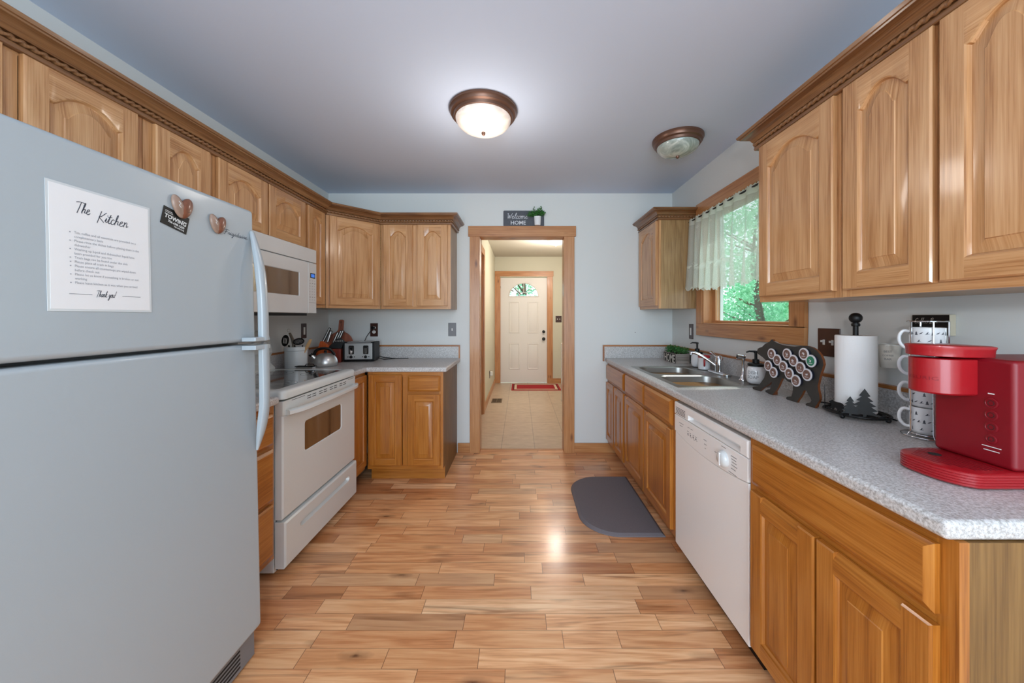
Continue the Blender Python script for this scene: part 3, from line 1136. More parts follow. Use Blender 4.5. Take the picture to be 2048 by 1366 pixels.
cabinet('wall_cabinet', 'two-door oak wall cabinet on the back wall, left of the doorway', 'cabinet', BU, -1.19, -.593, UB, UT, .303,
        [(-1.166, -.915, DB, DT), (-.877, -.617, DB, DT)], arch=.045, splits=(-.896,), group=UG)

def diagonal_cabinet():
    root = thing('corner_wall_cabinet', 'diagonal corner wall cabinet with one wide arched door', 'cabinet', (-1.6, 3.14, UB), UG)
    mb = MB()
    pts = [(-1.499, 2.734), (-1.1925, 3.0405), (-1.1925, YB - .002), (XL + .002, YB - .002), (XL + .002, 2.734)]
    mb.mat('oak_side').prism(pts, UB, UT, g=0)
    DM = FR((-1.499, 2.734, 0), (1, 1, 0))
    mb.M = DM
    L = math.hypot(.305, .305)
    mb.mat('oak')
    mb.box(.004, .03, UB, UT, .0003, .004, g=1)
    mb.box(L - .03, L - .004, UB, UT, .0003, .004, g=1)
    mb.box(.03, L - .03, UB, UB + .03, .0003, .004, g=0)
    mb.box(.03, L - .03, UT - .036, UT, .0003, .004, g=0)
    mb.build('cabinet_body', parent=root, smooth=0)
    q = MB(DM)
    door_leaf(q, .024, L - .022, DB, DT, arch=.045, c0=.005)
    q.build('door', parent=root, smooth=25)
diagonal_cabinet()

r_ = lambda y0, y1: (-y1, -y0)
cabinet('wall_cabinet', 'small oak wall cabinet at the far right corner, left of the lace curtain', 'cabinet', RU, -3.342, -2.887, UB, UT, D3,
        [(*r_(2.905, 3.315), DB, DT)], arch=.05, group=UG)
cabinet('wall_cabinet', 'single-door wall cabinet at the right, next to the lace-curtained window', 'cabinet', RU, -1.672, -1.246, UB, UT, D3,
        [(*r_(1.262, 1.652), DB, DT)], arch=.055, group=UG, side='oak')
cabinet('wall_cabinet', 'two-door oak wall cabinet nearest the camera at the upper right', 'cabinet', RU, -1.244, -.655, UB, UT, D3,
        [(*r_(.958, 1.224), DB, DT), (*r_(.674, .942), DB, DT)], arch=.05, splits=(-.950,), group=UG)

# crown mouldings -----------------------------------------------------
def miter(path, d):
    out = []
    n = len(path)
    for i in range(n):
        P = Vector(path[i])
        ns = []
        if i > 0:
            t = (P - Vector(path[i - 1])).normalized(); ns.append(Vector((t.y, -t.x)))
        if i < n - 1:
            t = (Vector(path[i + 1]) - P).normalized(); ns.append(Vector((t.y, -t.x)))
        if len(ns) == 2:
            b_ = (ns[0] + ns[1]).normalized()
            k = d / max(b_.dot(ns[0]), .3)
        else:
            b_, k = ns[0], d
        out.append(P + b_ * k)
    return out

def crown(label, path, group='crown mouldings'):
    root = thing('crown_moulding', label, 'crown moulding', (path[0][0], path[0][1], 2.064), group)
    prof = [(.0005, 2.064), (.012, 2.064), (.016, 2.067), (.017, 2.074), (.015, 2.081), (.009, 2.083), (.009, 2.102), (.020, 2.103), (.023, 2.108),
            (.028, 2.118), (.040, 2.127), (.052, 2.131), (.058, 2.132), (.060, 2.137), (.066, 2.138), (.070, 2.149), (.066, 2.152), (.0005, 2.152)]
    offs = [miter(path, d) for d, z in prof]
    mb = MB().mat('oak_crown')
    ou = R.uniform(0, 9)
    for s_ in range(len(path) - 1):
        acc = 0
        for k in range(len(prof)):
            k2 = (k + 1) % len(prof)
            p0, p1 = offs[k][s_], offs[k][s_ + 1]
            q0, q1 = offs[k2][s_], offs[k2][s_ + 1]
            z0, z1 = prof[k][1], prof[k2][1]
            L = (p1 - p0).length
            w_ = math.hypot(prof[k2][0] - prof[k][0], z1 - z0)
            mb.face([(p0.x, p0.y, z0), (p1.x, p1.y, z0), (q1.x, q1.y, z1), (q0.x, q0.y, z1)],
                    [(ou, acc), (ou + L, acc), (ou + L, acc + w_), (ou, acc + w_)])
            acc += w_
    for s_, fl in ((0, True), (-1, False)):
        mb.face([(offs[k][s_].x, offs[k][s_].y, prof[k][1]) for k in range(len(prof))], None, fl)
    mb.build('moulding', parent=root, smooth=30)
    rp = miter(path, .0145)
    mb = MB().mat('oak_crown')
    for a_, b_ in zip(rp, rp[1:]):
        L = (b_ - a_).length
        n = max(4, int(L / .006))
        t = (b_ - a_).normalized()
        nx = Vector((t.y, -t.x))
        ls = []
        for i in range(n + 1):
            P = a_ + t * (L * i / n)
            tw = 2 * math.pi * (L * i / n) / .05
            ring = []
            for j in range(10):
                an = 2 * math.pi * j / 10
                rr = .0074 + .0030 * math.cos(2 * (an - tw))
                o_ = nx * (rr * math.cos(an))
                ring.append((P.x + o_.x, P.y + o_.y, 2.0925 + rr * math.sin(an)))
            ls.append(ring)
        mb.loops(ls, True, True)
    mb.build('rope_trim', parent=root, smooth=60)
crown('long oak crown moulding with rope trim along the left and back wall cabinets', [(-1.499, .60), (-1.499, 2.734), (-1.194, 3.039), (-.593, 3.039), (-.593, YB - .001)])
crown('short oak crown moulding on the small wall cabinet left of the curtain', [(1.129, YB - .001), (1.129, 2.887), (XR - .001, 2.887)])
crown('oak crown moulding with rope trim over the near right wall cabinets', [(XR - .001, 1.672), (1.129, 1.672), (1.129, .655), (XR - .001, .655)])

# base cabinets --------------------------------------------------------
BT = .852
cabinet('base_cabinet', 'sliver of oak drawer cabinet between refrigerator and white range', 'cabinet', LB, 1.40, 1.722, .105, BT, .605,
        drawers=[(1.42, 1.70, .665, .815), (1.42, 1.70, .40, .645), (1.42, 1.70, .135, .38)], hrails=[(1.436, 1.686, .655), (1.436, 1.686, .39)], oak='oak_base', toe=1, group=BG)
cabinet('base_cabinet', 'narrow oak corner base cabinet just right of the white range', 'cabinet', LB, 2.496, 2.7335, .105, BT, .605,
        [(2.505, 2.722, .137, .832)], oak='oak_base', toe=1, group=BG, sw=.045)
cabinet('base_cabinet', 'back wall base cabinet with a full door beside one drawer over a door', 'cabinet', BB, -1.173, -.592, .105, BT, .607,
        [(-1.159, -.906, .137, .832), (-.860, -.612, .137, .682)], [(-.860, -.612, .705, .825)], oak='oak_base', toe=1, hrails=[(-.864, -.63, .6935)], splits=(-.883,), group=BG, sw=.05, side='oak_base_side')
rb = dict(oak='oak_base', toe=1, group=BG, pull=True, side='oak_base_side')
cabinet('base_cabinet', 'base cabinet farthest down the right run with one drawer over a door pair', 'cabinet', RB, -3.340, -2.752, .105, BT, .607,
        [(*r_(3.065, 3.325), .137, .672), (*r_(2.775, 3.045), .137, .672)], [(*r_(2.775, 3.325), .695, .832)], hsplit=.684, sw=.05, **rb)
cabinet('base_cabinet', 'two-door base cabinet beneath the stainless sink, left of the dishwasher', 'cabinet', RB, -2.750, -1.885, .105, BT, .607,
        [(*r_(2.318, 2.735), .137, .672), (*r_(1.902, 2.308), .137, .672)], [(*r_(2.318, 2.735), .695, .832), (*r_(1.902, 2.308), .695, .832)], hsplit=.684, splits=(-2.313,), sw=.05, **rb)
cabinet('base_cabinet', 'nearest base cabinet at lower right with one wide drawer over two doors', 'cabinet', RB, -1.268, -.665, .105, BT, .607,
        [(*r_(.975, 1.243), .125, .672), (*r_(.695, .967), .125, .672)], [(*r_(.695, 1.243), .695, .832)], hsplit=.684, splits=(-.971,), sw=.055, **rb)

# ================================================================== countertops
def grid_slab(mb, xs, ys, skip, z0, z1):
    cells = [(i, j) for i in range(len(xs) - 1) for j in range(len(ys) - 1) if not skip(i, j)]
    cs = set(cells)
    for i, j in cells:
        x0, x1, y0, y1 = xs[i], xs[i + 1], ys[j], ys[j + 1]
        mb.face([(x0, y0, z1), (x1, y0, z1), (x1, y1, z1), (x0, y1, z1)])
        mb.face([(x0, y0, z0), (x0, y1, z0), (x1, y1, z0), (x1, y0, z0)])
        if (i - 1, j) not in cs: mb.face([(x0, y0, z0), (x0, y0, z1), (x0, y1, z1), (x0, y1, z0)])
        if (i + 1, j) not in cs: mb.face([(x1, y0, z0), (x1, y1, z0), (x1, y1, z1), (x1, y0, z1)])
        if (i, j - 1) not in cs: mb.face([(x0, y0, z0), (x1, y0, z0), (x1, y0, z1), (x0, y0, z1)])
        if (i, j + 1) not in cs: mb.face([(x0, y1, z0), (x0, y1, z1), (x1, y1, z1), (x1, y1, z0)])
CT = .892
SX0, SX1, SY0, SY1 = .862, 1.395, 1.935, 2.755     # sink outline
root = thing('countertop', 'long grey speckled laminate worktop on the right with inset sink', 'countertop', (.81, 2, .852), 'grey laminate countertops')
m = MB().mat('counter')
grid_slab(m, [.80, SX0 + .02, SX1 - .02, XR - .002], [.665, SY0 + .02, SY1 - .02, YB - .002], lambda i, j: i == 1 and j == 1, .8535, CT)
m.build('worktop', parent=root, bevel=.012, seg=4)
m = MB().mat('counter')
m.box(XR - .021, XR - .001, .665, YB - .002, CT + .0005, 1.000)
m.box(.790, XR - .022, YB - .022, YB - .002, CT + .0005, 1.000)
bs = m.build('backsplash', parent=root, smooth=0)
m = MB().mat('cap')
m.box(XR - .024, XR - .001, .665, YB - .002, 1.0005, 1.014, g=1)
m.box(.778, XR - .025, YB - .025, YB - .002, 1.0005, 1.014, g=0)
m.box(.778, .7895, YB - .025, YB - .002, .862, 1.0004, g=2)
m.build('cap_trim', parent=root, smooth=0)

root = thing('countertop', 'L-shaped grey speckled worktop in the far left corner', 'countertop', (-1.2, 2.9, .852), 'grey laminate countertops')
m = MB().mat('counter')
grid_slab(m, [XL + .002, -1.170, -.561], [2.494, 2.709, YB - .002], lambda i, j: i == 1 and j == 0, .8535, CT)
wt = m.build('worktop', parent=root, bevel=.012, seg=4)
m = MB().mat('line')
m.M = FR((-1.170, 2.709, CT + .0004), (-1, 1, 0), (1, 1, 0))
m.face([(0, 0, 0), (0, .0015, 0), (.86, .0015, 0), (.86, 0, 0)])
m.build('mitre_seam', parent=root, smooth=0)
m = MB().mat('counter')
m.box(XL + .001, XL + .021, 2.494, YB - .002, CT + .0005, 1.000)
m.box(XL + .022, -.575, YB - .022, YB - .002, CT + .0005, 1.000)
m.build('backsplash', parent=root, smooth=0)
m = MB().mat('cap')
m.box(XL + .001, XL + .024, 2.494, YB - .026, 1.0005, 1.014, g=1)
m.box(XL + .001, -.563, YB - .025, YB - .002, 1.0005, 1.014, g=0)
m.box(-.5745, -.563, YB - .025, YB - .002, .862, 1.0004, g=2)
m.build('cap_trim', parent=root, smooth=0)

root = thing('countertop', 'short piece of grey speckled worktop between refrigerator and range', 'countertop', (-1.4, 1.55, .852), 'grey laminate countertops')
m = MB().mat('counter')
m.box(XL + .002, -1.165, 1.40, 1.724, .8535, CT)
m.build('worktop', parent=root, bevel=.012, seg=4)

# ================================================================== refrigerator
tilt = math.radians(-1.2)
FRIDGE = Matrix.Translation((-.962, 0, 0)) @ Matrix.Rotation(tilt, 4, 'Y')
fr = thing('refrigerator', 'tall white top-freezer refrigerator filling the left foreground', 'refrigerator', (-.962, 0, 0), rot=(0, tilt, 0))
FY0, FY1 = .61, 1.33
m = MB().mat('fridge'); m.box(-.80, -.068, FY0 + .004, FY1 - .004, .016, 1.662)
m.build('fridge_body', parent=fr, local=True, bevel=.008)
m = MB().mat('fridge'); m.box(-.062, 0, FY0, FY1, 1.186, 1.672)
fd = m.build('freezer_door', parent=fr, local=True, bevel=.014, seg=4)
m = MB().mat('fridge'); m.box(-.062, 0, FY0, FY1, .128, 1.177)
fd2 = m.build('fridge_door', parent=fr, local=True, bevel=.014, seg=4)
m = MB().mat('line'); m.box(-.0678, -.0625, FY0 + .01, FY1 - .01, .14, 1.66)
m.build('door_gasket', parent=fr, local=True)
m = MB().mat('fridge').box(-.055, -.006, FY0 + .002, FY0 + .06, 1.1775, 1.1855)
m.build('middle_hinge', parent=fr, local=True, bevel=.002)
m = MB().mat('pewter'); m.box(-.075, -.03, FY0 + .01, FY1 - .003, .018, .105)
m.mat('dark')
for i in range(5):
    m.box(-.0305, -.0292, FY0 + .04, FY1 - .07, .032 + i * .014, .039 + i * .014)
m.build('base_grille', parent=fr, local=True, bevel=.002)
def fridge_handle(path, z0, z1, parent):
    mm = MB().mat('fridge')
    pts = smoothline(path, 6)
    n = len(pts)
    mm.tube([(p[0], p[1], p[2]) for p in pts], [p[3] for p in pts], flat=(.026, .034))
    mm.box(0.001, .052, FY1 - .075, FY1 - .001, z0, z1)
    mm.build('handle', parent=parent, local=True, bevel=.004, seg=3, smooth=50)
yh = FY1 - .019
fridge_handle([(.004, yh, 1.592, .45), (.018, yh, 1.53, .75), (.033, yh, 1.44, 1), (.040, yh, 1.32, 1), (.040, yh, 1.188, 1)], 1.188, 1.203, fd)
fridge_handle([(.040, yh, 1.175, 1), (.040, yh, 1.05, 1), (.038, yh, .95, 1), (.026, yh, .87, .9), (.008, yh, .785, .25)], 1.158, 1.174, fd2)
PF = FRIDGE @ FR((0, 0, 0), (0, 1, 0))    # a = y, b = z, c = out of the door
m = MB(FR((0, 0, 0), (0, 1, 0))).mat('ink')
script_text(m, 'Frigidaire', 1.191, 1.557, .0078, .0014, .3, zo=.0006, sx=1.75)
m.build('maker_script', parent=fr, local=True, smooth=0)

# laminated kitchen notice
nt = thing('kitchen_notice', 'laminated white sheet of house rules headed The Kitchen, taped on the refrigerator', 'notice', FRIDGE @ Vector((.001, .847, 1.43)))
m = MB(PF).mat('lam').box(.742, .952, 1.289, 1.568, .0006, .0014)
m.mat('paper').box(.747, .947, 1.294, 1.563, .0014, .0018)
m.build('sheet', parent=nt, smooth=0)
m = MB(PF).mat('ink')
script_text(m, 'The', .791, 1.511, .0118, .0015, .25, zo=.0022, sx=.78)
script_text(m, 'Kitchen', .832, 1.501, .0122, .0015, .25, zo=.0022, sx=.92)
script_text(m, 'Thank you!', .827, 1.323, .0072, .0010, .25, zo=.0022, sx=.62)
m.box(.778, .820, 1.3272, 1.3280, .0019, .0022)
m.box(.882, .924, 1.3272, 1.3280, .0019, .0022)
m.mat('inklight')
lines = ['*Tea, coffee and all essentials are provided on a', 'complimentary basis', '*Please rinse the dishes before placing them in the', 'dishwasher',
         '*Washing up liquid and dishwasher liquid have', 'been provided for you too', '*Trash bags can be found under the sink', '*Please place all trash in bags',
         '*Please ensure all countertops are wiped down', 'before check out', '*Please let us know if something is broken or not', 'working', '*Please leave kitchen as it was when you arrived']
for i, s_ in enumerate(lines):
    z = 1.462 - i * .0093
    if s_[0] == '*':
        s_ = s_[1:]
        m.box(.780, .7825, z + .001, z + .0032, .0019, .0022)
    text(m, s_, .0078, Matrix.Translation((.788, z, .0022)), sx=.86)
m.build('printed_text', parent=nt, smooth=0)

# magnets and card
def heart_pts(sz):
    out = []
    for i in range(28):
        t = 2 * math.pi * i / 28
        x = 16 * math.sin(t) ** 3
        y = 13 * math.cos(t) - 5 * math.cos(2 * t) - 2 * math.cos(3 * t) - math.cos(4 * t)
        out.append((-x * sz / 32, y * sz / 32))
    return out
def magnet(y, z, sz, label):
    t = thing('heart_magnet', label, 'magnet', PF @ Vector((y, z, .002)), 'heart magnets')
    for k, (x0, mat_, nm) in enumerate(((-.20, 'hearttan', 'left_lobe'), (.20, 'heartwood', 'right_lobe'))):
        mm = MB(PF @ Matrix.Translation((y + x0 * sz, z, .003)) @ Matrix.Rotation(math.radians(22 if k == 0 else -22) , 4, 'Z')).mat(mat_)
        mm.M = mm.M @ Matrix.Diagonal((.30 * sz, .60 * sz, 1, 1))
        prof = [(1, 0), (1, .003), (.9, .006), (.6, .009), (0.001, .0095)]
        if k: prof = [(a, b * 1.25) for a, b in prof]
        mm.lathe(prof, n=24)
        if k:
            mm.M = PF @ Matrix.Translation((y + .17 * sz, z - .12 * sz, .014))
            mm.mat('black').tube([(.1 * sz * x, .1 * sz * y_, 0) for x, y_ in circ(12)], .0007, 5, closed=True)
        else:
            mm.M = PF @ Matrix.Translation((y - .25 * sz, z + .04 * sz, .0125))
            mm.mat('white').tube([(-.06 * sz, .2 * sz, 0), (.05 * sz, .1 * sz, 0), (-.05 * sz, .0, 0), (.05 * sz, -.1 * sz, 0)], .0008, 5)
        mm.build(nm, parent=t, smooth=50)
magnet(1.041, 1.597, .056, 'wooden heart magnet pinning the black business card to the freezer door')
magnet(1.163, 1.579, .052, 'wooden heart magnet on its own beside the script at the freezer door edge')
CM = PF @ Matrix.Translation((1.023, 1.554, 0)) @ Matrix.Rotation(math.radians(-13), 4, 'Z')
cd = thing('business_card', 'black towing business card held under a heart magnet on the freezer', 'card', CM @ Vector((0, 0, .001)))
m = MB(CM).mat('black').box(-.039, .039, -.025, .027, .0008, .0016)
m.build('card', parent=cd, smooth=0)
m = MB(CM).mat('white')
text(m, 'TOWING', .0155, Matrix.Translation((0, -.0035, .002)), 'CENTER', bold=.0006)
text(m, '706-698-1200', .0088, Matrix.Translation((.004, -.0135, .002)), 'CENTER', bold=.0003)
text(m, '706-698-1278', .0055, Matrix.Translation((.014, -.0205, .002)), 'CENTER', bold=.0002)
m.box(-.033, -.010, .012, .0132, .0016, .0019); m.box(-.033, -.012, .016, .0172, .0016, .0019); m.box(.018, .034, .008, .0092, .0016, .0019)
m.build('card_print', parent=cd, smooth=0)

# ================================================================== range
ST = FR((-1.157, 1.73, 0), (0, 1, 0))
st = thing('electric_range', 'white electric range with smooth black glass hob and windowed oven door', 'stove', (-1.46, 2.11, 0))
Wd = .76
m = MB(ST).mat('almond').box(.003, Wd - .003, .022, .868, -.60, -.045)
m.build('range_body', parent=st, bevel=.004)
m = MB(ST).mat('dark').box(.02, Wd - .02, .028, .86, -.0449, -.038)
m.build('door_gap', parent=st, smooth=0)
# hob frame
m = MB(ST).mat('almond')
out_ = [(p[0], p[1]) for p in rrect(Wd / 2, -.28, Wd / 2, .285, .03)]
inn = rrect(Wd / 2, -.293, Wd / 2 - .045, .235, .02)
up = lambda L, z: [(p[0], z, p[1]) for p in L][::-1]
m.loops([up(out_, .871), up(out_, .901), up(rrect(Wd / 2, -.28, Wd / 2 - .006, .279, .026), .911), up(rrect(Wd / 2, -.28, Wd / 2 - .014, .271, .02), .914), up(inn, .914), up(inn, .910)])
m.face(up(out_, .871)[::-1])
m.build('hob_frame', parent=st, smooth=50)
m = MB(ST).mat('cook')
m.box(.045, Wd - .045, .905, .9115, -.528, -.058)
hob = m.build('glass_hob', parent=st, smooth=0)
for ax, cz, rr in ((.20, -.17, .10), (.56, -.17, .078), (.20, -.42, .078), (.56, -.42, .10)):
    m = MB(ST).mat('burner')
    for r0 in (rr, rr * .62):
        pts = [(ax + r0 * x, .9118, cz + r0 * y_) for x, y_ in circ(40)]
        pt2 = [(ax + (r0 - .003) * x, .9118, cz + (r0 - .003) * y_) for x, y_ in circ(40)]
        m.loops([pts[::-1], pt2[::-1]])
    m.build('burner_ring', parent=hob, smooth=0, **{'kind': 'thing'})
# backguard
m = MB(ST).mat('almond')
bgp = [(-.645, .905), (-.555, .905), (-.555, .925), (-.585, .955), (-.588, 1.00), (-.572, 1.03), (-.600, 1.15), (-.618, 1.176), (-.645, 1.176)]
MM = m.M
m.M = ST @ Matrix(((0, 0, 1, 0), (0, 1, 0, 0), (-1, 0, 0, 0), (0, 0, 0, 1)))
m.prism([(-p[0], p[1]) for p in bgp[::-1]], .004, Wd - .004)
m.build('backguard', parent=st, bevel=.006, seg=3)
for a_ in (.08, .17, .59, .68):
    m = MB(ST).mat('white')
    m.lathe([(.024, 0), (.022, .012), (.012, .02), (0.001, .021)], n=20, axis=Matrix.Translation((a_, 1.09, -.583)))
    m.build('burner_knob', parent=st)
# oven door
m = MB(ST).mat('almond')
wc = ((.178 + .574) / 2, (.552 + .718) / 2); wh = ((.574 - .178) / 2, (.718 - .552) / 2)
P3 = lambda L, c_: [(p[0], p[1], c_) for p in L]
dh = ((.283 + .792) / 2, (.792 - .283) / 2)
m.loops([P3(crect(Wd / 2, dh[0], Wd / 2 - .002, dh[1]), -.038), P3(crect(Wd / 2, dh[0], Wd / 2 - .002, dh[1]), -.006), P3(crect(Wd / 2, dh[0], Wd / 2 - .010, dh[1] - .008), 0),
         P3(rrect(*wc, *wh, .02), 0), P3(rrect(*wc, wh[0] - .004, wh[1] - .004, .018), -.004)])
m.mat('ovenglass')
m.face(P3(rrect(*wc, wh[0] - .004, wh[1] - .004, .018), -.004))
od = m.build('oven_door', parent=st, smooth=30)
m = MB(ST).mat('almond')
m.prism([(0, .792), (Wd, .792), (Wd, .862), (0, .862)], -.038, 0)
m.mat('dark')
for i in range(4):
    a_ = .20 + i * .115
    for k in range(2):
        for j in range(2):
            m.box(a_ + j * .047, a_ + j * .047 + .038, .832 + k * .012, .836 + k * .012, -.001, .0006)
m.box(.07, .18, .853, .8555, -.001, .0006); m.box(.66, .74, .853, .8555, -.001, .0006)
m.build('vent_strip', parent=od, bevel=.003)
m = MB(ST).mat('almond')
hp = smoothline([(.02, .805, .012), (.10, .807, .042), (.25, .810, .055), (.38, .811, .058), (.51, .810, .055), (.66, .807, .042), (.74, .805, .012)], 6)
m.tube(hp, 1, flat=(.036, .026))
m.build('handle', parent=od, smooth=50)
# storage drawer with capsule recess
m = MB(ST).mat('almond')
cc, hh = (.046 + .272) / 2, (.272 - .046) / 2
m.loops([P3(crect(Wd / 2, cc, Wd / 2 - .001, hh), -.038), P3(crect(Wd / 2, cc, Wd / 2 - .001, hh), .006), P3(crect(Wd / 2, cc, Wd / 2 - .009, hh - .008), .013),
         P3(rrect(.385, .198, .265, .017, .0169), .013), P3(rrect(.385, .198, .258, .010, .0099), -.006)], close1=True)
m.build('storage_drawer', parent=st, smooth=30)

# ================================================================== microwave
MW = FR((-1.417, 1.73, 0), (0, 1, 0))
mw = thing('microwave_oven', 'white over-the-range microwave with smoky door window and keypad', 'microwave', (-1.6, 2.1, 1.30))
m = MB(MW).mat('white').box(.002, .742, 1.302, 1.738, -.384, -.022)
m.build('housing', parent=mw, bevel=.003)
m = MB(MW).mat('white').box(.002, .742, 1.648, 1.738, -.0215, 0)
m.build('vent_grille', parent=mw, bevel=.004)
m = MB(MW).mat('white')
q0 = lambda *a: P3(crect(*a), 0)
m.loops([P3(crect(.323, 1.473, .321, .171), -.0215), P3(crect(.323, 1.473, .321, .171), -.003), q0(.323, 1.473, .318, .168),
         P3(rrect(.32, 1.488, .232, .077, .003), 0), P3(rrect(.32, 1.488, .229, .074, .002), -.004)])
m.mat('mwglass').face(P3(rrect(.32, 1.488, .229, .074, .002), -.004))
m.build('microwave_door', parent=mw, smooth=30)
m = MB(MW).mat('white').box(.647, .742, 1.302, 1.644, -.0215, 0)
pn = m.build('control_panel', parent=mw, bevel=.003)
m = MB(MW).mat('dark').box(.668, .724, 1.540, 1.574, .0002, .0012)
m.mat('display').box(.676, .716, 1.546, 1.568, .0012, .0016)
m.build('display', parent=pn, smooth=0)
m = MB(MW).mat('line')
for i in range(8):
    for j in range(3):
        z = 1.52 - i * .0185
        m.box(.662 + j * .026, .667 + j * .026 + (.006 if i in (6, 1) else 0), z, z + .004, .0002, .0006)
m.box(.652, .738, 1.372, 1.3735, .0002, .0006)
m.build('keypad', parent=pn, smooth=0)
m = MB(MW).mat('black').box(.03, .715, 1.285, 1.3015, -.36, -.05)
m.mat('steel').box(.10, .30, 1.281, 1.2849, -.30, -.10)
m.build('underside_vent', parent=mw, bevel=.004)

# ================================================================== dishwasher
DW = FR((.822, 1.881, 0), (0, -1, 0))
dw = thing('dishwasher', 'white built-in dishwasher with a round dial, under the right worktop', 'dishwasher', (1.1, 1.57, 0))
w_ = .609
m = MB(DW).mat('dwwhite').box(.004, w_ - .004, .09, .83, -.58, -.035)
m.mat('black').box(.01, w_ - .01, .001, .0895, -.50, -.06)
m.build('dishwasher_body', parent=dw, smooth=0)
nseg = 14
cv = [(.003 + (w_ - .006) * i / nseg, .652 + .026 * (2 * i / nseg - 1) ** 2) for i in range(nseg + 1)]
m = MB(DW).mat('dwwhite')
m.prism([(.003, .088), (w_ - .003, .088)] + [(p[0], p[1] - .0015) for p in cv[::-1]], -.034, 0)
m.build('door_panel', parent=dw, bevel=.004, seg=3)
m = MB(DW).mat('dwwhite')
m.prism([(p[0], p[1] + .0015) for p in cv] + [(w_ - .003, .765), (.003, .765)], -.034, .004)
cp = m.build('control_panel', parent=dw, bevel=.003, seg=2)
m = MB(DW).mat('dwwhite')
TH = (.767 + .832) / 2, (.832 - .767) / 2
m.loops([P3(crect(w_ / 2, TH[0], w_ / 2 - .003, TH[1]), -.034), P3(crect(w_ / 2, TH[0], w_ / 2 - .003, TH[1]), .000), P3(crect(w_ / 2, TH[0], w_ / 2 - .007, TH[1] - .005), .005),
         P3(rrect(.36, .786, .205, .0125, .004), .005), P3(rrect(.36, .788, .203, .010, .003), -.020)], close1=True)
m.build('door_handle', parent=dw, smooth=35)
m = MB(DW).mat('dark')
for k in range(5):
    m.box(.022, .125, .777 + k * .007, .7795 + k * .007, .0045, .0056)
m.build('vent_slots', parent=dw, smooth=0)
m = MB(DW).mat('white').lathe([(.032, .004), (.032, .010), (.029, .018), (.020, .024), (0.001, .025)], (.458, .708, 0), 32)
m.mat('dwwhite').box(.4545, .4615, .683, .733, .018, .0262)
m.build('dial', parent=cp, smooth=40)
m = MB(DW).mat('line')
for i, (a_, b_, l) in enumerate([(.055, .735, .05), (.065, .722, .03), (.15, .738, .02), (.18, .738, .02), (.145, .718, .016), (.17, .716, .014), (.2, .716, .014), (.225, .716, .014),
                                 (.15, .700, .01), (.18, .698, .01), (.208, .697, .01), (.235, .700, .008), (.30, .73, .025), (.305, .712, .02), (.31, .695, .01),
                                 (.44, .752, .03), (.505, .738, .035), (.508, .727, .03), (.51, .716, .03), (.508, .704, .035), (.505, .690, .03), (.49, .672, .05), (.39, .71, .015)]):
    m.box(a_, a_ + l, b_, b_ + .0022, .0040, .0046)
for x in (.153, .178, .205, .230):
    m.lathe([(.005, .004), (.005, .0046)], (x, .707, 0), 10)
m.build('panel_print', parent=cp, smooth=0)

# ================================================================== sink and faucet
sk = thing('kitchen_sink', 'double-bowl stainless steel drop-in sink under the window', 'sink', (1.13, 2.35, CT))
m = MB().mat('sink')
zt = CT + .0025
ymid = (SY0 + SY1) / 2
sxc, sxh = (SX0 + SX1) / 2, (SX1 - SX0) / 2
hb = (SY1 - SY0) / 4
L3 = lambda L, z: [(p[0], p[1], z) for p in L]
for sgn, nm in ((-1, 'near'), (1, 'far')):
    yc = ymid + sgn * hb
    bc = (1.075, yc - sgn * .004)
    bx, by = .185, .178
    m.loops([L3(crect(sxc, yc, sxh, hb), zt), L3(rrect(*bc, bx, by, .075), zt), L3(rrect(*bc, bx - .006, by - .006, .07), zt - .006),
             L3(rrect(*bc, bx - .018, by - .018, .065), zt - .15), L3(rrect(*bc, bx - .04, by - .04, .05), zt - .165)], close1=True)
rimo = L3(crect(sxc, ymid, sxh + .005, 2 * hb + .005), CT + .0004)
m.loops([rimo, L3(crect(sxc, ymid, sxh, 2 * hb), zt)])
m.build('basin', parent=sk, smooth=40)
for sgn in (-1, 1):
    m = MB().mat('chrome')
    m.lathe([(.045, 0), (.045, .003), (.035, .004), (.030, .0015), (0.001, .001)], (1.075, ymid + sgn * hb, zt - .1645), 28)
    m.build('drain_strainer', parent=sk)

fc = thing('kitchen_faucet', 'chrome single-lever faucet with long spout on the sink deck', 'faucet', (1.335, 2.38, CT + .004))
m = MB().mat('chrome')
fx, fy, fz = 1.338, 2.385, CT + .0045
m.loops([L3(rrect(fx, fy, .026, .115, .025), fz), L3(rrect(fx, fy, .026, .115, .025), fz + .006), L3(rrect(fx, fy, .020, .10, .0195), fz + .014)], close1=True)
m.lathe([(.026, .012), (.025, .05), (.027, .075), (.024, .10), (.016, .118), (0.001, .122)], (fx, fy, fz), 24)
m.build('faucet_body', parent=fc, smooth=50)
m = MB().mat('chrome')
m.tube(smoothline([(fx - .01, fy + .004, fz + .045), (fx - .06, fy + .03, fz + .088), (fx - .11, fy + .055, fz + .122), (fx - .135, fy + .068, fz + .134), (fx - .150, fy + .075, fz + .132), (fx - .153, fy + .077, fz + .118)], 5), [.0095] * 18 + [.0090] * 8, 12)
m.build('spout', parent=fc, smooth=60)
m = MB().mat('chrome')
m.tube(smoothline([(fx, fy, fz + .105), (fx - .002, fy + .04, fz + .112), (fx + .010, fy + .10, fz + .125), (fx + .012, fy + .125, fz + .128)], 4), [.010, .010, .009, .009, .008, .0075, .007, .007, .008, .010, .011, .012, .010], 10)
m.build('lever', parent=fc, smooth=60)
sp = thing('side_sprayer', 'chrome pull-out side sprayer standing by the white soap dispenser', 'sprayer', (1.335, 2.125, CT + .004))
m = MB().mat('chrome')
m.lathe([(.022, 0), (.022, .005), (.015, .012), (.012, .03), (.0075, .035), (.0075, .115), (.012, .12), (.014, .14), (.012, .15), (0.001, .153)], (1.335, 2.125, fz), 20)
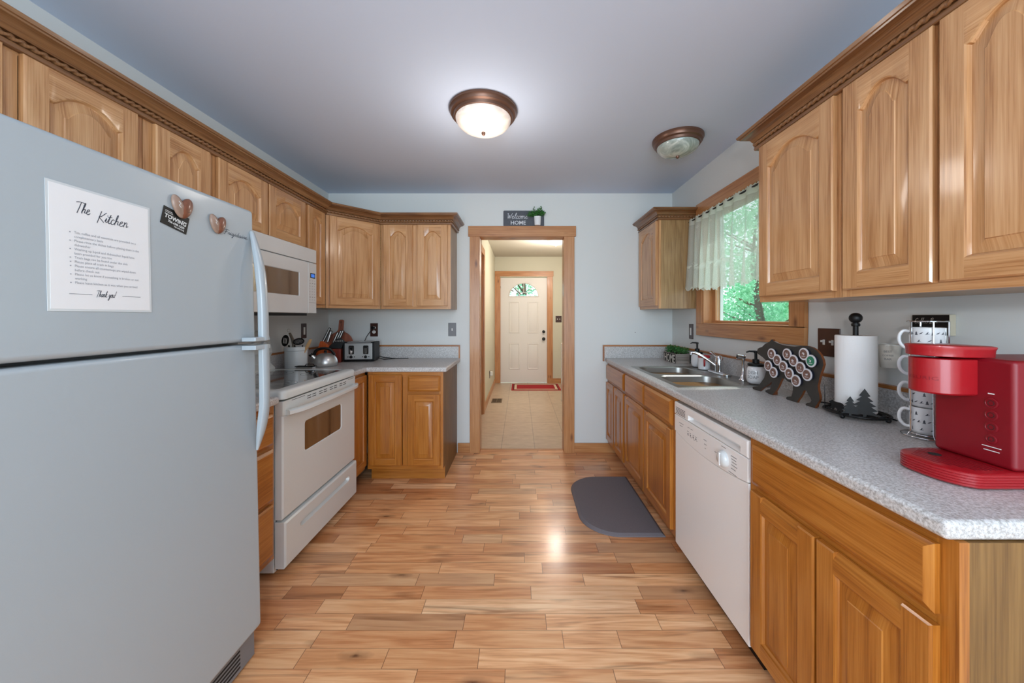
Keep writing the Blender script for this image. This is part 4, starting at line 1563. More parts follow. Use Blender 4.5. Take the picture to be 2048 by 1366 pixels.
m.cyl((1.345, 2.122, fz + .138), (1.305, 2.135, fz + .142), .015, 18)
m.build('sprayer_head', parent=sp, smooth=50)

# ================================================================== ceiling lamps
def ceiling_lamp(x, y, r, depth, glass, label, rim='copper'):
    t = thing('ceiling_light', label, 'ceiling light', (x, y, H))
    m = MB().mat(rim)
    m.lathe([(r, 0), (r * 1.0, -.012), (r * .97, -.018), (r * .95, -.030), (r * .88, -.036), (r * .86, -.050), (r * .80, -.052), (r * .80, -.04)][::-1], (x, y, H - .0005), 48)
    m.build('rim', parent=t, smooth=30)
    m = MB().mat(glass)
    R_ = r * .82
    d0 = .045
    prof = [(max(R_ * math.cos(math.pi / 2 * i / 14), 1e-6), -d0 - (depth - d0) * math.sin(math.pi / 2 * i / 14) ** .92) for i in range(15)]
    m.lathe(prof[::-1], (x, y, H), 48)
    m.build('glass_bowl', parent=t, smooth=80)
    m = MB().mat(rim)
    m.lathe([(0.001, -.018), (.007, -.015), (.011, -.008), (.010, 0), (.014, .003), (.014, .006)], (x, y, H - depth), 18)
    m.build('finial', parent=t, smooth=60)
ceiling_lamp(-.206, 2.0, .190, .125, 'alab_lit', 'lit alabaster flush ceiling light in a bronze rim, centre of the ceiling')
ceiling_lamp(1.03, 2.32, .157, .112, 'alab_off', 'unlit alabaster flush ceiling light in a bronze rim near the window')
ceiling_lamp(.53, 5.25, .15, .10, 'alab_hall', 'lit white dome ceiling light seen through the doorway in the hall', 'switch')

# ================================================================== wall plates
def plate(fr_, w, h, mat_, kind, name, label, group='wall plates', cat='wall plate'):
    p = fr_ @ Vector((0, 0, 0))
    t = thing(name, label, cat, p, group)
    m = MB(fr_).mat(mat_).box(-w / 2, w / 2, -h / 2, h / 2, .0005, .006)
    m.build('plate', parent=t, bevel=.003)
    m = MB(fr_)
    if kind == 'rocker':
        m.mat('switch').box(-.011, .011, -.031, .031, .006, .0095)
        m.build('rocker', parent=t, bevel=.002)
    elif kind == 'toggle':
        m.mat('switch').box(-.005, .005, -.012, .012, .006, .007)
        m.prism([(-.004, -.006), (.004, -.006), (.004, .008), (-.004, .008)], .007, .016)
        m.build('toggle', parent=t, bevel=.001)
    elif kind == 'double':
        for sx_ in (-.023, .023):
            m = MB(fr_).mat('switch')
            m.box(sx_ - .006, sx_ + .006, -.012, .012, .006, .008)
            m.box(sx_ - .0045, sx_ + .0045, .0, .009, .008, .020)
            m.build('toggle', parent=t, bevel=.001)
    elif kind == 'outlet':
        for sz_ in (-.02, .02):
            m = MB(fr_).mat('switch')
            m.lathe([(.0165, .006), (.0165, .0085), (.0155, .009)], (0, sz_, 0), 24, sy=.9)
            m.mat('black').box(-.008, -.005, sz_ - .003, sz_ + .007, .009, .0094)
            m.box(.005, .008, sz_ - .003, sz_ + .007, .009, .0094)
            m.build('socket', parent=t, smooth=40)
    return t
back = lambda x, z: FR((x, YB, z), (1, 0, 0))
left = lambda y, z: FR((XL, y, z), (0, 1, 0))
right = lambda y, z: FR((XR, y, z), (0, -1, 0))
plate(back(-1.373, 1.155), .073, .125, 'bronze', 'outlet', 'wall_outlet', 'brown outlet plate above the toaster with a black plug in it', cat='outlet')
plate(back(-.638, 1.158), .075, .125, 'pewter', 'toggle', 'light_switch', 'grey metal switch plate on the back wall left of the doorway', cat='light switch')
plate(left(2.958, 1.16), .07, .125, 'bronze', 'rocker', 'light_switch', 'brown plate with white rocker on the left wall above the utensil crock', cat='light switch')
plate(right(2.968, 1.155), .07, .125, 'bronze', 'rocker', 'light_switch', 'brown plate with white rocker left of the window, above the planter', cat='light switch')
plate(right(1.645, 1.158), .118, .13, 'bronze', 'double', 'light_switch', 'brown double switch plate behind the paper towel roll', cat='light switch')
plate(FR((.745, HY, 1.235), (1, 0, 0)), .115, .125, 'bronze', 'double', 'light_switch', 'brown double switch plate in the hall right of the front door', cat='light switch')
t = plate(FR((HX0, 5.66, .36), (0, 1, 0)), .07, .115, 'bronze', 'none', 'wall_outlet', 'low hall outlet holding a white plug-in freshener', cat='outlet')
m = MB(FR((HX0, 5.66, .36), (0, 1, 0))).mat('switch').box(-.025, .025, -.02, .05, .0065, .05)
tag(m.build('air_freshener', bevel=.01), 'white plug-in air freshener on the low hall outlet', 'air freshener')
m = MB(back(1.085, 1.13)).mat('line').lathe([(.004, 0.0005), (.004, .004), (0.001, .005)], n=10)
tag(m.build('wall_screw'), 'tiny dark screw in the bare back wall right of the doorway', 'screw')

# ================================================================== welcome sign and plant over the doorway
zt_ = 2.1285
sg = thing('welcome_sign', 'slate grey Welcome Home sign standing on the doorway trim', 'sign', (.035, YB - .01, zt_))
SF = FR((.035, YB - .013, zt_), (1, 0, 0), (0, .05, 1))
m = MB(SF).mat('slate')
m.prism(rrect(0, .074, .191, .073, .008, 4), -.004, .003)
m.build('board', parent=sg, smooth=30)
m = MB(SF).mat('lettering')
script_text(m, 'Welcome', -.160, .070, .026, .0042, .22, zo=.0036, sx=1.12)
text(m, 'HOME', .052, Matrix.Translation((-.052, .014, .0036)), 'CENTER', bold=.0006, sx=.98)
m.build('lettering', parent=sg, smooth=0)

def leaves(mb, centers, n, spread, size, mat_='leaf', upbias=.4):
    mb.mat(mat_)
    for cx, cy, cz in centers:
        for _ in range(n):
            d = Vector((R.gauss(0, 1), R.gauss(0, 1), R.gauss(0, 1)))
            d = d.normalized() * (R.random() ** .4)
            p = Vector((cx + d.x * spread[0], cy + d.y * spread[1], cz + d.z * spread[2]))
            u = Vector((R.gauss(0, 1), R.gauss(0, 1), R.gauss(0, .6) + upbias)).normalized()
            w_ = u.cross(Vector((R.gauss(0, 1), R.gauss(0, 1), R.gauss(0, 1)))).normalized()
            s_ = size * R.uniform(.6, 1.3)
            nn = u.cross(w_) * s_ * .15
            mb.face([tuple(p), tuple(p + u * s_ * .45 + w_ * s_ * .32 + nn), tuple(p + u * s_), tuple(p + u * s_ * .45 - w_ * s_ * .32 + nn)])

pl = thing('potted_plant', 'small white potted sprig of greenery in front of the Welcome sign', 'plant', (.163, YB - .0, zt_))
px_, py_ = .163, YB - .022
m = MB().mat('ceramic').lathe([(.028, .0005), (.033, .082), (.030, .082), (.029, .07), (0.001, .068)], (px_, py_ - .022, zt_), 24, sy=.62)
m.build('pot', parent=pl, smooth=40)
m = MB()
leaves(m, [(px_ - .035, py_ - .03, zt_ + .108), (px_ + .02, py_ - .03, zt_ + .125), (px_ - .065, py_ - .03, zt_ + .095), (px_ + .045, py_ - .03, zt_ + .11), (px_, py_ - .03, zt_ + .105)], 70, (.03, .016, .028), .018)
m.mat('leaf')
leaves(m, [(px_ - .03, py_ - .03, zt_ + .15), (px_ + .028, py_ - .03, zt_ + .155)], 16, (.012, .01, .02), .014)
o = m.build('foliage', parent=pl, smooth=0, merge=False)

# ================================================================== hall things
rg = thing('doormat_rug', 'red woven rug with cream border before the hall front door', 'rug', (.28, 6.46, 0))
m = MB().mat('fabricred').box(-.15, .715, 6.16, 6.74, .001, .008)
m.build('weave', parent=rg, smooth=0)
m = MB()
def ring(mb, x0, x1, y0, y1, w, z, mat_):
    mb.mat(mat_)
    mb.box(x0, x1, y0, y0 + w, z, z + .0015); mb.box(x0, x1, y1 - w, y1, z, z + .0015)
    mb.box(x0, x0 + w, y0 + w, y1 - w, z, z + .0015); mb.box(x1 - w, x1, y0 + w, y1 - w, z, z + .0015)
ring(m, -.10, .665, 6.215, 6.685, .04, .008, 'fabriccream')
ring(m, -.12, .685, 6.195, 6.705, .012, .008, 'fabricdark')
m.build('border', parent=rg, smooth=0)
m = MB().mat('brassv').box(-.43, -.275, 5.28, 5.53, .0005, .006)
m.mat('dark')
for i in range(9):
    for j in range(2):
        m.box(-.415 + j * .067, -.358 + j * .067, 5.30 + i * .025, 5.312 + i * .025, .0055, .0065)
tag(m.build('floor_register', smooth=0), 'bronze slotted floor register on the hall tiles by the left wall', 'floor vent')
wsr = thing('washing_machine', 'sliver of a white laundry appliance behind the right doorway jamb in the hall', 'washer', (.93, 5.1, 0))
m = MB().mat('white').box(.625, HX1 - .01, 4.80, 5.42, .001, .88)
m.build('washer_body', parent=wsr, bevel=.01)
m = MB().mat('white').box(.94, HX1 - .01, 4.80, 5.42, .8805, .99)
m.build('control_console', parent=wsr, bevel=.008)
m = MB().mat('redsat')
m.mat('white').prism(rrect(.81, 5.09, .15, .24, .03, 4), .8804, .886)
m.build('lid', parent=wsr, smooth=30)

# ================================================================== floor mat
m = MB().mat('mat')
def mat_pts(d):
    x0, x1, y0, y1, r = .375 + d, .845 - d, 2.055 + d, 2.82 - d, .22 - d
    p = [(x1, y0), (x1, y1)]
    for i in range(13):
        a = math.radians(90 + 90 * i / 12); p.append((x0 + r + r * math.cos(a), y1 - r + r * math.sin(a)))
    for i in range(13):
        a = math.radians(180 + 90 * i / 12); p.append((x0 + r + r * math.cos(a), y0 + r + r * math.sin(a)))
    return p
m.loops([L3(mat_pts(0), .001), L3(mat_pts(.002), .006), L3(mat_pts(.018), .016)], close0=True, close1=True)
tag(m.build('kitchen_mat', smooth=20), 'blue-grey cushioned mat with rounded corners on the floor before the sink', 'mat')

# ================================================================== lace curtain
def curtain():
    t = thing('curtain_rod', 'thin dark metal rod across the top of the kitchen window', 'curtain rod', (XR - .06, 2.3, 2.045))
    m = MB().mat('blackmetal')
    xr = XR - .058
    m.tube([(xr, 1.73, 2.045), (xr, 2.905, 2.045)], .006, 10)
    m.ball((xr, 2.912, 2.045), .012); m.ball((xr, 1.723, 2.045), .012)
    m.build('rod', parent=t)
    for y in (2.862, 1.762):
        m = MB().mat('blackmetal')
        m.tube([(XR - .001, y, 2.02), (XR - .03, y, 2.025), (xr, y, 2.036)], .005, 8)
        m.lathe([(.016, 0), (.014, .005), (0.001, .006)], (XR - .0005, y, 2.02), 16, Matrix.Rotation(-r90, 4, 'Y'))
        m.build('bracket', parent=t)
    cu = thing('lace_curtain', 'white lace valance with floral hem hanging across the kitchen window', 'curtain', (XR - .06, 2.3, 2.05))
    y0, y1 = 1.735, 2.90
    N, K = 420, 30
    m = MB().mat('lace')
    rows = []
    L = 1.75
    for k in range(K + 1):
        v = k / K
        z = 2.060 - v * .575
        row = []
        for i in range(N + 1):
            s_ = i / N
            y = y0 + (y1 - y0) * s_
            amp = .010 + .022 * v
            ph = s_ * 2 * math.pi * 11 + 1.3 * math.sin(s_ * 9) + .5 * math.sin(v * 3 + s_ * 20)
            dx = amp * math.sin(ph)
            if v < .1: dx *= .6
            dy = .012 * v * math.cos(ph * 1.0)
            zz = z
            if k == 0: zz += .004 * math.sin(s_ * 260)
            if k >= K - 1: zz += (.008 + .010 * (k - K + 1)) * math.sin(s_ * 150) * .7
            zz += .010 * math.sin(s_ * 7 + 1) * v
            row.append(((XR - .062 + dx - .006 * v, y + dy, zz), (s_ * L, .60 - v * .60)))
        rows.append(row)
    for k in range(K):
        for i in range(N):
            q = [rows[k][i], rows[k][i + 1], rows[k + 1][i + 1], rows[k + 1][i]]
            m.face([a[0] for a in q], [a[1] for a in q])
    m.build('lace_panel', parent=cu, smooth=80)
curtain()

# ================================================================== left counter things
CZ = CT + .0006
def utensils():
    x, y = -1.655, 2.625
    t = thing('utensil_crock', 'white glazed crock holding kitchen utensils behind the range', 'crock', (x, y, CZ))
    m = MB().mat('crock').lathe([(.068, 0), (.073, .006), (.074, .10), (.074, .135), (.078, .139), (.078, .162), (.074, .166), (.068, .162), (.067, .02), (0.001, .018)], (x, y, CZ), 40)
    m.build('crock_body', parent=t, smooth=40)
    zb = CZ + .022
    g = 'utensils in the crock'
    def ut(name, label):
        return thing(name, label, 'utensil', (x, y, zb), g)
    # slotted spoon
    t1 = ut('slotted_spoon', 'black slotted spoon leaning left in the crock')
    m = MB().mat('black')
    m.tube([(x - .01, y - .02, zb + .005), (x - .042, y - .02, zb + .155)], .0055, 8)
    m.build('handle', parent=t1)
    SP = FR((x - .066, y - .022, zb + .188), (.82, 0, -.45), (.45, 0, .82))
    m = MB(SP @ Matrix.Rotation(.35, 4, 'Z')).mat('black')
    pr = [(1, 0), (1, .003), (.8, .004), (.5, .0025)]
    m.M = m.M @ Matrix.Diagonal((.026, .042, 1, 1))
    m.lathe([(1, -.002), (1.02, .002), (.8, .0035), (0.001, .003)], n=24)
    m.mat('switch')
    for k in (-.35, 0.05, .42):
        m.box(k - .07, k + .07, -.5, .45, .0035, .0042)
    m.build('bowl', parent=t1, smooth=50)
    # tongs
    t2 = ut('tongs', 'steel tongs with a ring, upright in the crock')
    m = MB().mat('tongs')
    m.tube([(x + .012, y - .005, zb + .01), (x - .03, y - .005, zb + .20), (x - .046, y - .005, zb + .245)], 1, flat=(.008, .019))
    m.build('arm', parent=t2, bevel=.001)
    m = MB().mat('tongs')
    m.tube([(x + .030, y - .018, zb + .01), (x - .014, y - .012, zb + .20), (x - .041, y - .007, zb + .245)], 1, flat=(.005, .015))
    m.build('arm', parent=t2, bevel=.001)
    m = MB().mat('steel')
    cx_, cz_ = x - .052, zb + .262
    m.tube([(cx_ + .011 * a, y - .005, cz_ + .011 * b) for a, b in circ(16)], .002, 6, closed=True)
    m.build('hanging_ring', parent=t2)
    # masher / slotted turner
    t3 = ut('slotted_turner', 'black slotted turner with wide oval head in the crock')
    m = MB().mat('black')
    m.tube([(x + .020, y - .02, zb + .01), (x + .004, y - .025, zb + .155)], .004, 8)
    m.tube([(x + .035, y - .02, zb + .01), (x + .064, y - .025, zb + .155)], .004, 8)
    m.build('handle', parent=t3)
    m = MB(FR((x + .034, y - .027, zb + .182), (1, 0, .05), (0, .3, 1))).mat('black')
    m.tube([(.038 * a, .021 * b, 0) for a, b in circ(28)], .005, 6, closed=True)
    for k in range(-3, 4):
        hh_ = .021 * math.sqrt(max(0, 1 - (k * .0098 / .038) ** 2))
        m.tube([(k * .0098 - .004, -hh_, 0), (k * .0098 + .004, hh_, 0)], .0032, 6)
    m.build('head', parent=t3, smooth=60)
    t4 = ut('wooden_spoon', 'pale wooden spatula leaning right in the crock')
    m = MB(FR((x + .022, y - .012, zb + .01), (.86, 0, -.42), (.42, -.02, .86))).mat('spoonwood')
    m.prism([(-.006, 0), (.006, 0), (.008, .12), (.014, .145), (.016, .175), (.012, .208), (.004, .214), (-.005, .205), (-.008, .17), (-.007, .12)], -.003, .003, g=1)
    m.build('blade', parent=t4, bevel=.001)
utensils()

# kettle
kx, ky = -1.525, 2.785
kt = thing('tea_kettle', 'brushed steel whistling kettle with black handle on the left worktop', 'kettle', (kx, ky, CZ))
m = MB().mat('steel')
m.lathe([(.078, 0), (.084, .006), (.086, .03), (.080, .055), (.066, .078), (.045, .094), (.028, .099), (0.001, .100)], (kx, ky, CZ), 40)
m.build('kettle_body', parent=kt, smooth=60)
m = MB().mat('steel')
m.tube([(kx - .06, ky - .03, CZ + .055), (kx - .084, ky - .043, CZ + .085)], [.016, .013], 12)
m.build('spout', parent=kt, smooth=50)
m = MB().mat('black').tube([(kx - .083, ky - .0425, CZ + .083), (kx - .093, ky - .047, CZ + .097)], .0145, 12)
m.build('spout_cap', parent=kt, smooth=50)
m = MB().mat('black')
m.tube(smoothline([(kx - .072, ky - .03, CZ + .088), (kx - .06, ky - .025, CZ + .122), (kx - .02, ky - .008, CZ + .138), (kx + .025, ky + .01, CZ + .130), (kx + .05, ky + .02, CZ + .10), (kx + .056, ky + .022, CZ + .08)], 5), 1, flat=(.017, .024))
m.build('handle', parent=kt, smooth=50)
m = MB().mat('black').lathe([(.01, .0995), (.008, .108), (.013, .114), (.010, .122), (0.001, .123)], (kx, ky, CZ), 16)
m.build('lid_knob', parent=kt, smooth=50)

# chrome and glass dish in front of the crock
t = thing('butter_dish', 'small shiny metal and glass dish between range and utensil crock', 'dish', (-1.53, 2.53, CZ))
m = MB().mat('chrome').box(-1.585, -1.465, 2.505, 2.548, CZ, CZ + .030)
m.build('dish_base', parent=t, bevel=.004)
m = MB().mat('black').box(-1.590, -1.460, 2.502, 2.551, CZ + .0305, CZ + .036)
m.build('band', parent=t, bevel=.002)
m = MB().mat('black').tube([(-1.53, 2.526, CZ + .0365), (-1.52, 2.526, CZ + .048), (-1.47, 2.526, CZ + .048), (-1.462, 2.526, CZ + .0365)], .003, 8)
m.build('handle', parent=t)

# knife block ---------------------------------------------------------
def knife_block():
    bx, by = -1.605, 3.02
    t = thing('knife_block', 'reddish slanted wooden knife block full of black-handled knives', 'knife block', (bx, by, CZ))
    # side profile in a (width in x, leaning left-down to right-up), extruded in y
    B = FR((bx, by, CZ), (1, .25, 0))
    m = MB(B).mat('kblock')
    pr = [(-.085, .0), (.075, .0), (.085, .10), (.02, .13), (-.025, .165), (-.095, .06)]
    m = MB(B).mat('kblock')
    # slanted tall block at the left
    m.prism([(-.105, .065), (-.055, .045), (.0, .145), (-.055, .185), (-.072, .18)], -.055, .055, g=1)
    m.build('upper_block', parent=t, bevel=.003)
    m = MB(B).mat('kblock')
    m.prism([(-.095, .0), (-.01, .0), (-.01, .12), (-.03, .12), (-.085, .05)], -.055, .055, g=1, side='kblockdark')
    m.mat('kblockdark').prism([(-.0095, 0), (.085, 0), (.085, .115), (-.0095, .115)], -.054, .054, g=1)
    m.build('lower_block', parent=t, bevel=.002)
    m = MB(B).mat('black')
    m.prism([(-.018, .120), (.088, .1155), (.105, .165), (.062, .205), (.012, .155)], -.05, .05)
    m.build('slotted_insert', parent=t, bevel=.003)
    k = 0
    labels = ['black-handled carving knife at the left end of the knife block', 'black and steel handled knife, second from left in the knife block', 'black-handled knife in the middle of the knife block',
              'steel-edged knife right of the middle in the knife block', 'steel-banded knife at the right end of the knife block']
    for i, (a, b, c_, da, db, L) in enumerate([(-.056, .178, .02, .45, 1, .125), (-.030, .17, .0, .30, 1, .100), (.022, .165, .03, .42, 1, .098), (.040, .180, .0, .42, 1, .095), (.058, .195, -.02, .42, 1, .08)]):
        l = math.hypot(da, db); da, db = da / l, db / l
        kn = thing('knife', labels[i], 'knife', B @ Vector((a, b, c_)), 'knives in the block')
        m = MB(B).mat('black')
        m.tube([(a, b, c_), (a + da * L * .5, b + db * L * .5, c_), (a + da * L, b + db * L, c_)], [1, 1.05, .9], flat=(.014, .020))
        m.build('handle', parent=kn, bevel=.002)
        m = MB(B).mat('steel')
        m.tube([(a + da * .004, b + db * .004, c_ + .0085), (a + da * L * .95, b + db * L * .95, c_ + .0085)], 1, flat=(.003, .007) if i != 1 else (.007, .014))
        m.build('tang', parent=kn)
    m = MB(B).mat('steel')
    for i in range(6):
        m.tube([(.03 + i * .013, .178 + .0 * i, .052), (.034 + i * .013, .186, .055)], .0045, 8)
    o = m.build('steak_knife_ends', parent=t)
knife_block()

# cutting board leaning on the back wall
t = thing('cutting_board', 'round paddle cutting board with a holed handle leaning behind the knife block', 'cutting board', (-1.672, 3.30, CZ))
BF = FR((-1.668, 3.262, CZ), (1, 0, 0), (0, .165, 1))
m = MB(BF).mat('board')
cpts = []
for i in range(33):
    a = math.radians(72 - (360 - 36) * i / 32)
    cpts.append((.125 * math.cos(a), .127 + .125 * math.sin(a)))
pts = cpts[::-1]
pts = pts + [(.022, .27), (.022, .355), (.014, .362), (-.014, .362), (-.022, .355), (-.022, .27)]
m.prism(pts, -.008, .008, g=1)
m.build('paddle', parent=t, bevel=.003)
m = MB(BF).mat('dark')
m.tube([(.007 * a, .338 + .007 * b, .0088) for a, b in circ(14)], .0018, 6, closed=True)
m.tube([(0, .331, .0095), (.006, .31, .010), (.002, .29, .0095)], .0012, 5)
m.build('hang_cord', parent=t)

# toaster
tx, ty = -1.378, 3.12
TF = FR((tx, ty - .085, CZ), (1, .12, 0))
tt = thing('toaster', 'black and steel four-slice toaster with two levers on the far worktop', 'toaster', (tx, ty, CZ))
m = MB(TF).mat('black')
m.box(-.130, -.098, .012, .168, -.155, .006); m.box(.098, .130, .012, .168, -.155, .006)
m.box(-.0975, .0975, .012, .164, -.150, -.001)
m.box(-.125, .125, .004, .0118, -.145, -.002)
m.build('toaster_shell', parent=tt, bevel=.010, seg=4)
m = MB(TF).mat('steel').box(-.112, .112, .022, .160, .0065, .010)
fp = m.build('front_plate', parent=tt, bevel=.004)
m = MB(TF).mat('steel')
m.box(-.095, .095, .1645, .170, -.145, -.006)
m.mat('dark')
for zc in (-.045, -.11):
    for xc in (-.05, .05):
        m.box(xc - .038, xc + .038, .1701, .1706, zc - .010, zc + .010)
m.build('top_plate', parent=tt, bevel=.002)
for sx_ in (-.058, .060):
    m = MB(TF).mat('dark').prism(rrect(sx_, .103, .022, .037, .008, 4), .0102, .0108)
    m.mat('chrome').prism([(sx_ - .008, .07), (sx_ + .008, .07), (sx_ + .014, .125), (sx_ - .014, .125)], .0110, .014)
    m.mat('black').box(sx_ - .018, sx_ + .018, .119, .127, .0141, .026)
    m.build('lever', parent=tt, bevel=.001)
    m = MB(TF).mat('black')
    m.lathe([(.013, .0102), (.012, .022), (0.001, .023)], (sx_, .044, 0), 18)
    m.mat('chrome').tube([(sx_ + .012 * a, .044 + .012 * b, .0112) for a, b in circ(18)], .0012, 5, closed=True)
    m.mat('black').lathe([(.0045, .0102), (.0045, .014)], (sx_ - .026, .044, 0), 10)
    m.lathe([(.0045, .0102), (.0045, .014)], (sx_ + .026, .044, 0), 10)
    m.build('dial', parent=tt)
m = MB().mat('black')
m.tube(smoothline([(-1.373, YB - .030, 1.172), (-1.385, YB - .045, 1.15), (-1.43, YB - .05, 1.08), (-1.44, YB - .06, .99), (-1.30, YB - .05, CZ + .02), (-1.20, YB - .06, CZ + .004), (-1.12, YB - .09, CZ + .004), (-1.03, YB - .065, CZ + .004)], 8), .0032, 8)
m.tube([(-1.14, YB - .10, CZ + .004), (-1.22, YB - .16, CZ + .004), (-1.25, YB - .2, CZ + .02)], .0032, 8)
m.box(-1.385, -1.361, YB - .045, YB - .0096, 1.163, 1.187)
tag(m.build('power_cord', smooth=50), 'black power cord from the toaster plugged into the brown outlet', 'cord')

# ================================================================== right counter things
# HOME planter
PB = (1.272, 1.385, 2.90, 3.14)
t = thing('planter_box', 'weathered wooden HOME box planter of greenery in the far right corner', 'planter', (1.33, 3.02, CZ))
m = MB().mat('greywood')
x0, x1, y0, y1 = PB
hz = .080
m.box(x0, x0 + .008, y0, y1, CZ, CZ + hz, g=1)
m.box(x1 - .008, x1, y0, y1, CZ, CZ + hz, g=1)
for k in range(3):
    m.box(x0 + .0085, x1 - .0085, y0, y0 + .008, CZ + k * .027, CZ + k * .027 + .0262, g=0)
m.box(x0 + .0085, x1 - .0085, y1 - .008, y1, CZ, CZ + hz, g=0)
m.box(x0 + .0085, x1 - .0085, y0 + .0085, y1 - .0085, CZ, CZ + .006, g=0)
m.build('box', parent=t, smooth=0)
m = MB().mat('soil').box(x0 + .009, x1 - .009, y0 + .009, y1 - .009, CZ + .0065, CZ + .072)
m.build('soil', parent=t, smooth=0)
m = MB(FR((x0, (y0 + y1) / 2, CZ), (0, -1, 0))).mat('dark')
m.box(-.116, .116, .004, .076, .0003, .0008)
m.mat('bucket')
text(m, 'HOME', .092, Matrix.Translation((0, .006, .0014)), 'CENTER', sx=.82, bold=.0016)
m.build('lettering', parent=t, smooth=0)
m = MB()
cs_ = [(x0 + .02 + .075 * R.random(), y0 + .02 + .2 * R.random(), CZ + .098 + .012 * R.random()) for _ in range(16)]
leaves(m, cs_, 70, (.036, .040, .030), .013)
m.build('foliage', parent=t, smooth=0, merge=False)

def dispenser(x, y, label, word, r=.043):
    t = thing('soap_dispenser', label, 'soap dispenser', (x, y, CZ + .004), 'soap dispensers')
    z = CZ + .0045
    m = MB().mat('ceramic')
    m.lathe([(r * .72, 0), (r * .95, .010), (r, .028), (r, .070), (r * .93, .088), (r * .80, .096), (r * .75, .100)], (x, y, z), 36)
    m.build('jar', parent=t, smooth=50)
    m = MB().mat('black')
    m.lathe([(r * .88, .1003), (r * .90, .112), (r * .80, .115), (r * .38, .117), (r * .38, .138), (r * .16, .140), (r * .16, .172), (r * .22, .174), (r * .22, .186), (0.001, .187)], (x, y, z), 28)
    m.build('pump', parent=t, smooth=30)
    m = MB().mat('black')
    m.tube([(x, y, z + .182), (x - .030, y + .012, z + .183), (x - .044, y + .018, z + .176)], [.006, .005, .0035], 8)
    m.build('nozzle', parent=t, smooth=50)
    # raised lettering facing the camera, wrapped on the jar
    a0 = math.atan2(-y, -x)
    if word:
        for li, s_ in enumerate(word):
            m = MB().mat('line')
            tmp = MB()
            text(tmp, s_, .025, Matrix.Translation((0, .058 - li * .026, 0)), 'CENTER', sx=.95)
            for f_ in tmp.f:
                P = [tmp.v[i] for i in f_]
                m.face([(x + (r + .0006) * math.cos(a0 + p.x / r - .35), y + (r + .0006) * math.sin(a0 + p.x / r - .35), z + p.y) for p in P])
            m.build('lettering', parent=t, smooth=0)
dispenser(1.342, 2.02, 'white DISH SOAP pump jar with black pump right of the sprayer', ['DISH', 'SOAP'], .046)
dispenser(1.348, 2.70, 'smaller-looking white soap pump jar behind the red-trimmed mug', None, .043)

mx, my = 1.335, 2.575
t = thing('red_trimmed_mug', 'white mug with red rim and red handle beside the faucet', 'mug', (mx, my, CZ + .004))
z = CZ + .0045
m = MB().mat('ceramic').lathe([(.036, 0), (.040, .004), (.040, .085)], (mx, my, z), 32)
m.mat('redpaint').lathe([(.0401, .085), (.0401, .098), (.037, .100), (.036, .095)], (mx, my, z), 32)
m.mat('ceramic').lathe([(.036, .095), (.036, .01), (0.001, .009)], (mx, my, z), 32)
m.build('cup', parent=t, smooth=40)
m = MB().mat('redpaint')
d_ = Vector((-.42, -.90, 0)).normalized()
m.tube(smoothline([(mx + d_.x * k, my + d_.y * k, z + h_) for k, h_ in ((.036, .088), (.055, .084), (.066, .065), (.062, .04), (.038, .028))], 5), .006, 10)
m.build('handle', parent=t, smooth=60)

# bear-shaped pod holder ----------------------------------------------
BX = 1.24
def bearp(u, v, ox=1480, oy=640, sc=6.829):
    px, py = ox + u / sc, oy + v / sc
    d = BX * F / (px - VX)
    return (-d, EYE - (py - VY) * d / F)
outline = [(232,430),(242,395),(262,382),(300,370),(340,330),(400,300),(425,272),(445,265),(458,290),(480,300),(520,320),(560,335),(640,355),(740,365),(830,355),(920,355),(990,380),(1050,420),(1100,480),(1130,550),(1140,610),(1120,680),(1090,760),(1072,850),(1060,900),(1065,950),(1085,1040),(1088,1090),(1060,1140),(1030,1180),(1025,1202),(960,1190),(905,1170),(895,1150),(915,1135),(960,1130),(975,1100),(960,1060),(930,1010),(900,960),(870,965),(850,1010),(820,1060),(790,1100),(775,1130),(700,1110),(640,1090),(625,1070),(640,1050),(700,1045),(715,1000),(722,940),(725,880),(700,860),(650,840),(610,800),(575,800),(555,840),(530,900),(490,970),(440,1020),(400,1005),(350,985),(345,965),(375,950),(410,945),(425,900),(435,840),(400,880),(330,920),(270,967),(220,962),(175,935),(172,915),(200,907),(245,905),(290,850),(330,790),(355,710),(380,640),(380,600),(350,550),(310,510),(280,490),(245,465)]
bpts = [bearp(*p) for p in outline]
zmin = min(p[1] for p in bpts)
# feet stand on the worktop
feet = [p for p in bpts if p[1] < .93]
bpts = [(a, CZ + max(0, (b - CT)) if b > CT + .004 else CZ) for a, b in bpts]
BFm = FR((BX, 0, 0), (0, -1, 0))
bt = thing('bear_pod_holder', 'charcoal wooden bear silhouette holding coffee pods, standing on the right worktop', 'coffee pod holder', (BX, 1.68, CZ))
m = MB(BFm).mat('bear')
ccw = bpts
area = sum(ccw[i][0] * ccw[(i + 1) % len(ccw)][1] - ccw[(i + 1) % len(ccw)][0] * ccw[i][1] for i in range(len(ccw)))
if area < 0: ccw = ccw[::-1]
m.prism(ccw, -.010, 0, side='ply')
m.build('bear_silhouette', parent=bt, smooth=25)
m = MB(BFm).mat('ply')
m.box(-1.522, -1.512, CZ, CZ + .10, -.035, -.0103); m.box(-1.757, -1.748, CZ, CZ + .10, -.030, -.0103)
m.build('rear_stand', parent=bt, bevel=.002)
pods = [(470,462,'nearest the bear\'s ear'),(683,467,'at the middle of the top row on the bear'),(915,465,'at the right end of the top row on the bear'),(547,545,'just below and right of the one by the bear\'s ear'),
        (770,555,'in the second row over the bear\'s middle back'),(1013,560,''),(423,625,'at the bear\'s chest, farthest left'),(630,633,'in the third row over the bear\'s shoulder'),
        (868,652,'in the third row left of the green pod'),(495,715,'lowest on the bear\'s front leg side'),(712,730,'over the bear\'s belly'),(958,747,'on the bear\'s hind quarter below the green pod'),(805,828,'lowest of all, above the bear\'s hind leg')]
